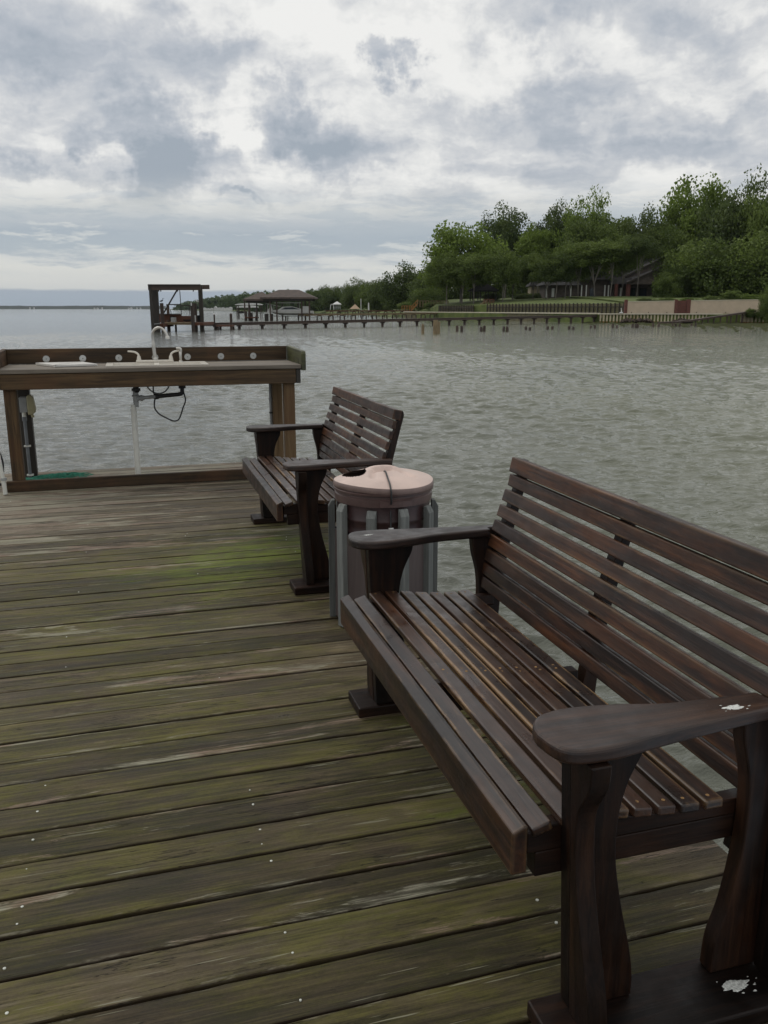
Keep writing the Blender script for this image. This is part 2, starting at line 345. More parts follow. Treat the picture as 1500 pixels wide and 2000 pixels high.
# ---------------------------------------------------------------- water
def water():
    # a fan of cells that grow with distance, displaced by wind chop
    th0, th1, nth = R(-40), R(68), 780
    rs = [1.2]
    while rs[-1] < 300: rs.append(rs[-1] * 1.0030 + .003)
    while rs[-1] < 40000: rs.append(rs[-1] * 1.05)
    rs = np.array(rs); th = np.linspace(th0, th1, nth)
    Rg, Tg = np.meshgrid(rs, th, indexing='ij')
    X = Rg * np.sin(Tg); Y = Rg * np.cos(Tg); Z = np.zeros_like(X)
    cell = np.gradient(rs)[:, None] * np.ones_like(X)
    wind = R(203)      # travel direction of the chop
    rg = np.random.RandomState(11)
    gust = .75 + .35 * np.sin(X * .07 + 1.3 * np.sin(Y * .05)) * np.sin(Y * .045 + 1.) + .2 * np.sin(X * .31 + Y * .22)
    for i in range(120):
        lam = .09 * (8.5 ** (rg.rand() ** 1.1))
        a = wind + rg.randn() * .40; k = 2 * math.pi / lam
        amp = .0060 * lam ** 0.70 * (.5 + rg.rand())
        fade = np.clip((lam / cell - 2.2) / 2.5, 0, 1)
        ph = k * (X * math.sin(a) + Y * math.cos(a)) + rg.rand() * 6.28 + .8 * np.sin(X * .5 * rg.rand() + Y * .5 * rg.rand())
        sw = np.exp(.9 * (np.sin(ph) - 1)) - .53
        Z += amp * 1.85 * sw * fade * gust
    V = np.stack([X, Y, Z + WATER_Z], -1).reshape(-1, 3).astype(np.float32)
    nr = len(rs); i = np.arange(nr - 1)[:, None]; j = np.arange(nth - 1)[None, :]
    a = (i * nth + j); F = np.stack([a, a + 1, a + nth + 1, a + nth], -1).reshape(-1, 4).astype(np.int32)
    F = F[:, ::-1]
    me = bpy.data.meshes.new('water'); me.vertices.add(len(V)); me.vertices.foreach_set('co', V.ravel())
    me.loops.add(F.size); me.loops.foreach_set('vertex_index', F.ravel())
    me.polygons.add(len(F)); me.polygons.foreach_set('loop_start', np.arange(len(F), dtype=np.int32) * 4)
    me.update(calc_edges=True); me.polygons.foreach_set('use_smooth', np.ones(len(F), bool))
    if me.polygons[10].normal.z < 0: me.flip_normals()
    # the rest of the bay, outside the fan, as a plain sheet
    m, t, b = mat('bay_water'); tcn = t.new('ShaderNodeTexCoord'); O = tcn.outputs['Object']
    q = t.v('MULTIPLY', O, (.5, 1.8, 1.))
    n1 = t.noise(q, 9., 4., .6, .3); n2 = t.noise(q, 2.2, 5., .62, .4); n3 = t.noise(q, .45, 4., .6)
    big = t.noise(t.v('MULTIPLY', O, (.5, 1.4, 1.)), .03, 4., .6)
    sp = t.new('ShaderNodeSeparateXYZ'); t.put(sp.inputs[0], O)
    side = t.ss(t.m('SUBTRACT', sp.outputs[0], t.m('MULTIPLY', sp.outputs[1], .12)), -4., 14.)   # greener in the shallows towards the shore
    c = t.mix(side, (.108, .114, .100), (.150, .157, .104))
    c = t.mix(t.m('MULTIPLY', t.ss(big, .4, .62), .4), c, (.10, .108, .082))
    t.put(b.inputs['Base Color'], c)
    b.inputs['Roughness'].default_value = .045; b.inputs['IOR'].default_value = 1.33; b.inputs['Specular IOR Level'].default_value = .5
    h = t.m('ADD', t.m('ADD', t.m('MULTIPLY', n1, .05), t.m('MULTIPLY', n2, .10)), t.m('MULTIPLY', n3, .035))
    bump(t, b, h, .55, .9)
    me.materials.append(m)
    o = bpy.data.objects.new('water', me); COL.objects.link(o); tag(o, kind='structure')
water()

# ---------------------------------------------------------------- deck
DECK_X1 = 1.45; DECK_Y1 = 7.93
def deck():
    pitch = .139; y = 1.708 - pitch * 12
    V = []; Fc = []; rn = []; moss = []; bleach = []; edg = []
    MOSS = [(.80, 4.9, .42, .55, 1.1), (.45, 4.5, .7, .6, .65), (.95, 2.5, .45, .35, .6), (1.0, 1.9, .3, .3, .6), (.75, 2.05, .3, .25, .4), (1.0, 1.35, .5, .3, .35), (.65, 1.55, .3, .25, .3),
            (-.4, 4.6, .9, .8, .42), (-.1, 3.5, .9, .6, .45), (.1, 2.6, .6, .5, .35), (-.5, 2.2, .6, .4, .45), (-.1, 1.6, .6, .4, .35), (.3, 1.2, .5, .3, .3)]
    BL = [(-1.2, 6.6, 1.3, .5, .95), (.2, 7.5, 2.2, .42, 1.0), (-.9, 5.9, .7, .4, .45), (0.1, 5.5, .8, .3, .25), (-3, 6, 1.5, 2, .6)]
    k = 0
    while y < DECK_Y1 - .02:
        w_ = pitch - .0045 - random.random() * .0055; r = random.random()
        x0 = -5.0; x1 = DECK_X1 + random.uniform(-.008, .008); n = 130
        lift = random.uniform(-.002, .002); ph = random.random() * 9
        cs = [(-w_ / 2, -.036), (-w_ / 2, -.005), (-w_ / 2 + .0012, -.0018), (-w_ / 2 + .0040, 0), (0, .0008), (w_ / 2 - .0040, 0), (w_ / 2 - .0012, -.0018), (w_ / 2, -.005), (w_ / 2, -.036)]
        base = len(V); cup = random.uniform(-.0025, .0015)
        for i in range(n + 1):
            x = x0 + (x1 - x0) * i / n
            e0 = .0016 * math.sin(x * 3.1 + ph) + random.gauss(0, .0007); e1 = .0016 * math.sin(x * 2.3 + ph * 2) + random.gauss(0, .0007)
            wz = lift + .0012 * math.sin(x * 1.7 + ph)
            for j, (cy, cz) in enumerate(cs):
                cyy = cy + (e0 if cy < 0 else e1 if cy > 0 else 0)
                zz_ = cz + wz + (cup if j == 4 else 0)
                V.append((x, y + w_ / 2 + cyy, zz_)); rn.append(r); edg.append(min(1., abs(cy) / (w_ / 2)) if cz > -.03 else 1.2)
                mo = sum(a * math.exp(-((x - mx_) / sx) ** 2 - ((y - my_) / sy) ** 2) for (mx_, my_, sx, sy, a) in MOSS)
                bl = sum(a * math.exp(-((x - mx_) / sx) ** 2 - ((y - my_) / sy) ** 2) for (mx_, my_, sx, sy, a) in BL)
                moss.append(mo); bleach.append(bl)
        m_ = len(cs)
        for i in range(n):
            for j in range(m_ - 1):
                a = base + i * m_ + j; Fc.append((a, a + m_, a + m_ + 1, a + 1))
        Fc.append([base + n * m_ + j for j in range(m_)]); Fc.append([base + j for j in range(m_)][::-1])
        y += pitch; k += 1
    me = bpy.data.meshes.new('deck'); me.from_pydata(V, [], Fc)
    for nm, vals in (('rnd', rn), ('moss', moss), ('bleach', bleach), ('edge', edg)):
        at = me.attributes.new(nm, 'FLOAT', 'POINT'); at.data.foreach_set('value', vals)
    me.polygons.foreach_set('use_smooth', [True] * len(me.polygons)); me.update(); me.set_sharp_from_angle(angle=R(12))
    m, t, b = mat('weathered_deck_wood'); P, r = coords(t, 53.)
    tcn = t.new('ShaderNodeTexCoord'); O = tcn.outputs['Object']
    q = t.v('MULTIPLY', P, (.045, 1, 1))
    grain = t.noise(t.v('MULTIPLY', P, (.035, 1, 1)), 75., 8., .72, .35); mid = t.noise(t.v('MULTIPLY', P, (.22, 1, 1)), 9., 8., .68, .6)
    fine = t.noise(t.v('MULTIPLY', P, (.022, 1, 1)), 210., 4., .7)
    pt = t.noise(t.v('MULTIPLY', P, (.5, 1, 1)), 3.0, 7., .68)
    speck = t.noise(P, 120., 3., .7)
    edge = t.attr('edge')
    f = t.m('ADD', t.m('ADD', t.m('MULTIPLY', grain, .34), t.m('MULTIPLY', mid, .42)), t.m('MULTIPLY', fine, .16))
    f = t.m('ADD', t.m('ADD', f, t.m('MULTIPLY', speck, .08)), t.m('MULTIPLY', t.m('SUBTRACT', r, .5), .09))
    c = t.ramp(f, [(.34, (.014, .0095, .006)), (.43, (.040, .030, .017)), (.50, (.066, .050, .029)), (.57, (.105, .083, .050)), (.70, (.19, .16, .11))])
    st = t.noise(t.v('MULTIPLY', P, (.30, 1, 1)), 8., 8., .72, .5)
    c = t.mix(t.ss(st, .36, .47, .62, 0.), c, t.mix(1., c, (.38, .34, .33), 'MULTIPLY'))
    c = t.mix(t.ss(st, .54, .66, 0., .6), c, t.mix(1., c, (1.9, 1.85, 1.75), 'MULTIPLY'))
    # green algae film, blotchy and following the damp gaps
    gm = t.m('ADD', t.m('MULTIPLY', t.attr('moss'), .50), t.m('MULTIPLY', t.noise(t.v('MULTIPLY', O, (.6, 1, 1)), 3.4, 9., .74, .5), .9))
    gm = t.m('ADD', gm, t.m('MULTIPLY', t.m('SUBTRACT', edge, .5), .07))
    br = t.ss(t.noise(t.v('MULTIPLY', P, (.3, 1, 1)), 24., 6., .75), .40, .58)
    gk = t.m('MULTIPLY', t.ss(gm, .50, .70), t.m('ADD', .35, t.m('MULTIPLY', br, .65)))
    gcol = t.mix(t.ss(gm, .74, 1.05), (.068, .062, .015), (.085, .112, .010))
    gcol = t.mix(t.ss(f, .40, .60), t.mix(1., gcol, (.36, .36, .36), 'MULTIPLY'), t.mix(1., gcol, (1.7, 1.7, 1.7), 'MULTIPLY'))
    c = t.mix(t.m('MULTIPLY', gk, .85), c, gcol)
    # bleached worn patches with hard, torn edges, made of fine lines
    wv = t.noise(t.v('MULTIPLY', P, (.13, 1, 1)), 6.5, 9., .74, .6); wl = t.ss(t.m('ADD', t.m('MULTIPLY', fine, .6), t.m('MULTIPLY', grain, .4)), .44, .54)
    wq = t.m('ADD', t.m('ADD', wv, t.m('MULTIPLY', t.attr('bleach'), .20)), t.m('MULTIPLY', t.m('SUBTRACT', edge, .6), .05))
    wk = t.m('MULTIPLY', t.ss(wq, .555, .61), t.m('ADD', .18, t.m('MULTIPLY', wl, .82)))
    c = t.mix(t.m('MULTIPLY', wk, .85), c, t.mix(t.ss(pt, .45, .55), (.30, .285, .21), (.24, .17, .125)))
    c = t.mix(t.m('MULTIPLY', t.m('MULTIPLY', t.attr('bleach'), t.ss(f, .42, .58, .15, .95)), .8, clamp=True), c, (.25, .225, .17))
    # scattered thin pale scratches
    sc_ = t.m('MULTIPLY', t.ss(t.noise(t.v('MULTIPLY', P, (.03, 1, 1)), 150., 2., .5), .66, .70), t.ss(t.noise(t.v('MULTIPLY', P, (.25, 1, 1)), 5., 4., .6), .50, .58))
    c = t.mix(t.m('MULTIPLY', sc_, .8), c, (.24, .23, .16))
    # worn pale lips along the gaps
    lip = t.m('MULTIPLY', t.ss(edge, .80, .90), t.ss(t.noise(t.v('MULTIPLY', P, (.25, 1, 1)), 18., 5., .7), .56, .66))
    c = t.mix(t.m('MULTIPLY', lip, .6), c, (.20, .18, .13))
    c = t.mix(t.ss(edge, .945, 1.0, 0., .75), c, (.022, .012, .008))
    # knots
    vn = t.new('ShaderNodeTexVoronoi'); t.put(vn.inputs['Vector'], t.v('MULTIPLY', P, (.75, 1.7, 1.))); vn.inputs['Scale'].default_value = 1.35
    kd = t.m('ADD', vn.outputs['Distance'], t.m('MULTIPLY', t.m('SUBTRACT', t.noise(P, 70., 5., .7), .5), .05))
    c = t.mix(t.ss(kd, .018, .034, .9, 0.), c, (.010, .007, .005)); c = t.mix(t.m('MULTIPLY', t.ss(kd, .03, .08, 1., 0.), t.ss(speck, .45, .6)), c, (.075, .065, .048))
    # long dark checks
    ck = t.noise(t.v('MULTIPLY', P, (.05, 1, 1)), 22., 5., .6, .3)
    ckk = t.ss(t.m('ABSOLUTE', t.m('SUBTRACT', ck, .5)), .0, .0065, 1., 0.)
    ckk = t.m('MULTIPLY', ckk, t.ss(pt, .50, .56))
    c = t.mix(t.m('MULTIPLY', ckk, .9), c, (.008, .006, .004))
    t.put(b.inputs['Base Color'], c); t.put(b.inputs['Roughness'], t.ss(mid, .3, .7, .50, .8)); b.inputs['Specular IOR Level'].default_value = .22
    h = t.m('SUBTRACT', t.m('ADD', t.m('MULTIPLY', grain, .6), t.m('MULTIPLY', fine, .5)), t.m('MULTIPLY', ckk, .9))
    bump(t, b, h, .7, .005)
    me.materials.append(m)
    o = bpy.data.objects.new('deck', me); COL.objects.link(o); tag(o, kind='structure')
    mb = MB()
    for x in np.arange(-4.8, 1.5, .61): mb.box(x - .02, x + .02, .05, DECK_Y1 - .05, -.24, -.0375)
    mb.box(DECK_X1 - .06, DECK_X1 - .02, .05, DECK_Y1 - .03, -.245, -.0385)
    mb.box(-4.9, DECK_X1 - .07, DECK_Y1 - .05, DECK_Y1 - .01, -.245, -.0385)
    j = mb.build('joists', 'dark_post_y'); j.parent = o
    # nail and screw heads in rows over the joists
    mb = MB(); yy = 1.708 - pitch * 12; rg = random.Random(3)
    while yy < DECK_Y1 - .02:
        for x in np.arange(-4.8, 1.4, .61):
            for dyy in (.035, .10):
                xx = x + rg.uniform(-.012, .012) + .18; y_ = yy + dyy + rg.uniform(-.006, .006); rr = rg.uniform(.0024, .0040)
                if rg.random() < (.45 if y_ < 2.5 else .9): continue
                mb.lathe([(rr, -.001), (rr, .0016), (rr * .6, .0024)], (xx, y_, .0006), 8)
        yy += pitch
    sc = mb.build('screw_heads', 'screw'); sc.parent = o; tag(sc, kind='stuff')
    mb = MB()
    for x in (-4.6, -2.2, .0, 1.2):
        for y_ in (.6, 3.1, 5.6, 7.75):
            mb2 = MB().tube([(x, y_, -2.6), (x, y_, -.25)], .12, 12); p = mb2.build('piling', 'dark_post_z'); p.parent = o
deck()

# ---------------------------------------------------------------- bench
def make_bench():
    t = thing('bench', '', 'bench')
    X = lambda v: v - .66
    # seat slats
    sx = [.700, .756, .811, .866, .921, .976, 1.031, 1.086]; sz = [.455, .467, .466, .459, .451, .445, .441, .441]
    mb = MB()
    for i, (x, z) in enumerate(zip(sx, sz)):
        a = math.atan2(sz[min(i + 1, 7)] - sz[max(i - 1, 0)], sx[min(i + 1, 7)] - sx[max(i - 1, 0)])
        if i == 0: a = .30
        wd = .0216 + random.uniform(-.001, .001)
        yy = .69 + random.uniform(-.004, .004)
        nseg = 1
        mb.box(X(x) - wd, X(x) + wd, -yy, yy, z - .021, z, rot=Matrix.Rotation(-a, 3, 'Y') @ Matrix.Rotation(random.uniform(-.002, .002), 3, 'Z'))
    mb.build('seat', 'bench_seat', t, bevel=.0045, seg=3)
    mb = MB()
    for yy in (-.668, -.012, .012, .668):
        for x, z in zip(sx[1:], sz[1:]): mb.lathe([(.0042, 0), (.0036, .0006), (.001, .0002)], (X(x) + random.uniform(-.006, .006), yy + random.uniform(-.004, .004), z), 10)
    tag(mb.build('screw_heads', 'rust', t), kind='stuff')
    mb = MB(); mb.prism([(X(.632), .362), (X(.664), .362), (X(.664), .463), (X(.655), .463), (X(.632), .452)], 'y', -.695, .695)
    # prism gives (p, c, q)
    mb.r = [.12] * len(mb.v); mb.build('front_rail', 'bench_rail', t, bevel=.003, seg=2)
    for s in (-1, 1):
        top = [(X(.67), .438), (X(.72), .446), (X(.80), .444), (X(.90), .433), (X(1.0), .424), (X(1.10), .426), (X(1.185), .428)]
        mb = MB(); a, b = sorted((s * .645, s * .681)); mb.prism([(X(.67), .392), (X(1.185), .392)] + top[::-1], 'y', a, b)
        mb.box(X(.69), X(1.185), min(s * .641, s * .679), max(s * .641, s * .679), .335, .390)
        mb.build('side_rail', 'bench_x', t, bevel=.003)
    mb = MB(); mb.box(X(.67), X(1.15), -.02, .02, .355, .428); mb.build('middle_rail', 'bench_x', t, bevel=.003)
    # back slats
    bt = [(1.258, .915), (1.252, .856), (1.236, .803), (1.218, .749), (1.200, .695), (1.183, .643), (1.169, .591), (1.159, .541), (1.153, .491)]
    mb = MB()
    for i, (x, z) in enumerate(bt):
        nx, nz = bt[min(i + 1, 8)]; px_, pz_ = bt[max(i - 1, 0)]
        a = math.atan2(px_ - nx, pz_ - nz); h = .043; th = .022
        if i == 0: a = .22; h = .052; th = .045
        yy = .697 + random.uniform(-.003, .003)
        ca, sa = math.cos(a), math.sin(a); dn = Vector((-sa, 0, -ca)); bk = Vector((ca, 0, -sa))
        p = Vector((X(x), 0, z)); q = [p, p + dn * h, p + dn * h + bk * th, p + bk * th]
        mb.prism([(v.x, v.z) for v in q], 'y', -yy, yy)
    mb.build('backrest', 'bench_back', t, bevel=.0040, seg=3)
    for yc, thk in ((-.672, .040), (0., .040), (.672, .040)):
        fr = [(X(x) + .0235, z - .004) for x, z in bt[1:]]; fr[-1] = (X(1.153) + .020, .43)
        bottom = [(X(1.150), .30), (X(1.205), .30)]
        back = [(X(1.215), .44), (X(1.240), .60), (X(1.280), .76), (X(1.312), .880), (X(1.310), .898), (X(1.300), .909), (X(1.292), .9)]
        poly = fr + bottom + back
        mb = MB(); mb.prism(poly[::-1], 'y', yc - thk / 2, yc + thk / 2); mb.build('back_post', 'bench_z', t, bevel=.003)
    # arms
    for s in (-1, 1):
        out = smoothcurve([(.672, .735), (.684, .768), (.715, .787), (.79, .789), (.87, .776), (.95, .765), (1.05, .753), (1.15, .742), (1.238, .738)], 5)
        inn = smoothcurve([(1.175, .672), (1.05, .668), (.96, .660), (.88, .640), (.80, .627), (.74, .628), (.695, .645), (.674, .675), (.668, .705)], 5)
        poly = [(X(p[0]), s * p[1]) for p in [tuple(v) for v in out] + [(1.236, .705), (1.18, .700)] + [tuple(v) for v in inn]]
        if s < 0: poly = poly[::-1]
        mb = MB(); mb.prism(poly[::-1] if s > 0 else poly[::-1], 'z', .633, .663)
        mb.build('armrest', 'bench_arm', t, bevel=.008, seg=3)
    # legs: a curved board in the plane of the bench end and a narrower board across it
    def prof(pts): return [tuple(v) for v in smoothcurve(pts, 6)]
    for s in (-1, 1):
        ya, yb = sorted((s * .684, s * .722))
        fp = prof([(.892, .632), (.885, .60), (.854, .54), (.835, .47), (.830, .38), (.844, .27), (.866, .16), (.874, .09), (.872, .042)])
        mb = MB(); mb.prism([(X(.730), .042), (X(.730), .632)] + [(X(x), z) for x, z in fp], 'y', ya, yb)
        ep = prof([(.800, .632), (.790, .58), (.752, .51), (.744, .43), (.752, .33), (.775, .22), (.798, .12), (.802, .042)])
        pl = [(s * .7235, .042), (s * .7235, .632)] + [(s * y, z) for y, z in ep]
        mb.prism(pl, 'x', X(.728), X(.770)); mb.v = [(x + (.632 - z) * .050, y, z) for (x, y, z) in mb.v]; mb.build('front_leg', 'bench_z', t, bevel=.004)
        rp = prof([(1.098, .632), (1.104, .58), (1.124, .50), (1.130, .42), (1.126, .32), (1.108, .20), (1.085, .12), (1.080, .042)])
        mb = MB(); mb.prism([(X(1.195), .042), (X(1.195), .632)] + [(X(x), z) for x, z in rp], 'y', ya, yb)
        mb.prism([(y, z) for y, z in pl], 'x', X(1.187), X(1.227)); mb.v = [(x + .014, y, z) for (x, y, z) in mb.v]; mb.build('rear_leg', 'bench_z', t, bevel=.004)
        y0, y1 = sorted((s * .672, s * .830)); mb = MB(); mb.box(X(.690), X(1.315), y0, y1, .003, .041)
        mb.build('base_plate', 'bench_x', t, bevel=.005)
    mb = MB(); mb.box(X(1.12), X(1.19), -.035, .035, .002, .33); mb.build('middle_leg', 'bench_z', t, bevel=.003)
    return t
b1 = make_bench(); b1.location = (.66, 1.97, 0)
tag(b1, 'large dark brown slatted bench in the foreground with white droppings on its near armrest', 'bench', 'dark slatted benches along the water side of the deck')
b2 = copy_tree(b1); b2.location = (.686, 4.84, 0)
tag(b2, 'dark slatted bench farther off, between the pink lidded bin and the sink table', 'bench', 'dark slatted benches along the water side of the deck')
def splat(x, y, z, r, sx=1., sy=1., n=7, seed=0):
    rg = random.Random(seed); mb = MB()
    def blob(cx, cy, rr, N, h):
        P = [(rg.uniform(0, 6.28), rg.uniform(.5, 1.)) for _ in range(7)]; pts = []
        for k in range(N):
            a = 2 * math.pi * k / N; q = 1 + sum(w_ * .30 / (m_ + 1) ** .75 * math.sin((m_ * 2 + 1) * a + p_) for m_, (p_, w_) in enumerate(P)) + rg.uniform(-.07, .07)
            pts.append((cx + math.cos(a) * rr * q * sx, cy + math.sin(a) * rr * q * sy))
        vs = [(p[0], p[1], z + .0003) for p in pts] + [(cx + (p[0] - cx) * .9, cy + (p[1] - cy) * .9, z + h) for p in pts]
        mb.add(vs, [(k, (k + 1) % N, N + (k + 1) % N, N + k) for k in range(N)] + [list(range(N, 2 * N))])
    blob(x, y, r, 72, .0010)
    for k in range(n): a = rg.random() * 6.28; d = r * rg.uniform(1.2, 2.); blob(x + math.cos(a) * d * sx, y + math.sin(a) * d * sy, r * rg.uniform(.05, .16), 12, .0006)
    return mb
o = b1.location
for (x, y, z, r, sx, sy, n, sd_) in [(1.128, 1.203, .042, .023, 1.2, .62, 7, 2), (1.085, 1.250, .663, .011, 1.7, .8, 6, 5), (.735, 2.69, .663, .008, 1.8, .6, 4, 8)]:
    d = splat(x - o.x, y - o.y, z - o.z, r, sx, sy, n, sd_).build('dropping', 'droppings', b1)

# ---------------------------------------------------------------- bin
def make_bin():
    C = (1.072, 3.63, 0)
    t = thing('trash_can', 'maroon bin with faded pink lid, caged by upright grey slats, between the two benches', 'trash can', C)
    mb = MB(); mb.lathe([(.17, .03), (.20, .035), (.218, .30), (.224, .44), (.228, .445), (.228, .455), (.225, .46), (.226, .50), (.230, .505), (.230, .515), (.227, .52), (.229, .575), (.229, .60)], seg=56)
    mb.build('can_body', 'can', t)
    mb = MB(); mb.lathe([(.231, .578), (.238, .580), (.240, .60), (.240, .614), (.235, .618), (.2345, .628), (.246, .632), (.247, .640), (.240, .645), (.236, .645)], seg=56)
    for a in (-94,):
        for k in range(9):
            aa = R(a - 16 + k * 4); mb.beam((.2405 * math.cos(aa), .2405 * math.sin(aa), .598), (.2405 * math.cos(aa + R(4.6)), .2405 * math.sin(aa + R(4.6)), .598), .024, .026)
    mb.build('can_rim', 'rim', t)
    # sagging lid with a domed top, handle recess and a hole
    import mathutils
    seg, rings = 96, 40; vs = []; fs = []; hole = set()
    hx, hy = -.138, .040
    for i in range(rings + 1):
        r = .243 * (i / rings) ** .85
        for k in range(seg):
            a = 2 * math.pi * k / seg; x, y = r * math.cos(a), r * math.sin(a); q = r / .243
            z = .044 * (1 - q ** 1.9) ** .9 if q < 1 else 0
            # two valleys running outward from the raised handle block
            hb = math.exp(-((x / .085) ** 4) - (((y - .02) / .045) ** 4)) ; z += .016 * hb
            rec = math.exp(-((x / .055) ** 4) - (((y + .012) / .022) ** 4)); z -= .030 * rec
            for (ax, ay, bx, by) in ((.06, .0, .125, -.13), (-.06, -.01, -.09, -.125)):
                d = Vector((bx - ax, by - ay)); L = d.length; d /= L; s_ = (x - ax) * d.x + (y - ay) * d.y; p_ = abs((x - ax) * d.y - (y - ay) * d.x)
                if 0 < s_ < L: z -= .014 * math.exp(-(p_ / .014) ** 2) * math.sin(math.pi * s_ / L) ** .5
            z += .006 * math.sin(2 * a + .6) * q ** 3
            vs.append((x, y, .668 + z)); 
            if ((x - hx) / .054) ** 2 + ((y - hy) / .088) ** 2 < 1: hole.add(i * seg + k)
    for i in range(rings):
        for k in range(seg):
            f = (i * seg + k, i * seg + (k + 1) % seg, (i + 1) * seg + (k + 1) % seg, (i + 1) * seg + k)
            if not any(v in hole for v in f): fs.append(f[::-1])
    mb = MB(); mb.add(vs, fs, smooth=True); rimv = vs[rings * seg:]
    mb.build('lid', 'lid', t)
    mb = MB(); vv = []; ff = []; pr_ = [(.998, 0), (1.012, -.004), (1.016, -.022), (1.004, -.026), (.985, -.026)]
    for (q, dz_) in pr_:
        for (x, y, z) in rimv: vv.append((x * q, y * q, z + dz_))
    for i in range(len(pr_) - 1):
        for k in range(seg): ff.append((i * seg + k, (i + 1) * seg + k, (i + 1) * seg + (k + 1) % seg, i * seg + (k + 1) % seg))
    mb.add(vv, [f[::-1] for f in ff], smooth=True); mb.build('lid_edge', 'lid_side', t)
    mb = MB(); mb.lathe([(.05, 0), (.052, .0)], (hx, hy, .60), 20); mb.lathe([(.223, .598), (.20, .600)], seg=40); mb.build('bin_shade_disc', 'dark_fill', t)  # black discs painted in for the shade inside the can
    # cord over the lid
    def lz(r): return .668 + .044 * max(0, 1 - (r / .243) ** 1.9) ** .9
    pts = [(-.004, -.012, .694), (-.005, -.03, lz(.03) - .004), (-.010, -.07, lz(.07) + .006), (-.018, -.12, lz(.12) + .005), (-.026, -.17, lz(.17) + .005), (-.031, -.21, lz(.21) + .005), (-.035, -.240, .668), (-.036, -.252, .655), (-.036, -.255, .62), (-.036, -.249, .60)]
    MB().tube(smoothcurve(pts, 4), .0042, 8).build('strap', 'rubber', t)
    MB().tube(smoothcurve([(-.036, -.240, .57), (-.037, -.247, .54), (-.040, -.256, .50), (-.042, -.262, .47)], 4), .0042, 8).build('strap', 'rubber', t)
    mb = MB(); mb.tube([(-.040, -.264, .497), (-.041, -.268, .477)], .012, 12); mb.build('strap_hook', 'white', t); mb = MB(); mb.tube([(.02 + .014 * math.cos(q), -.262, .465 + .014 * math.sin(q)) for q in np.linspace(0, 6.28, 16)], .003, 6)
    mb.build('strap_hook', 'white', t)
    for k in range(10):      # mauve boards behind the grey slats
        a = R(-12 + 36 * k); rot = Matrix.Rotation(a, 3, 'Z')
        mb = MB(); mb.box(-.062, .062, -.238, -.2235, .012, .440, rot=rot, about=(0, 0, 0)); mb.build('inner_panel', 'mauve_panel', t, bevel=.003)
    for k in range(10):
        a = R(-30 + 36 * k); rot = Matrix.Rotation(a, 3, 'Z') @ Matrix.Rotation(random.uniform(-.012, .012), 3, 'Y')
        h = .574 + random.uniform(-.008, .008); wd = .0225
        mb = MB(); mb.prism([(-.273, .003), (-.2395, .003), (-.2395, h), (-.256, h), (-.273, h - .030)], 'x', -wd, wd)
        mb.v = [tuple(rot @ Vector(p)) for p in mb.v]
        mb.build('cage_slat', 'grey_slat', t, bevel=.003)
make_bin()
bn = bpy.data.objects['trash_can']; bn.scale = (.935, .935, .99)

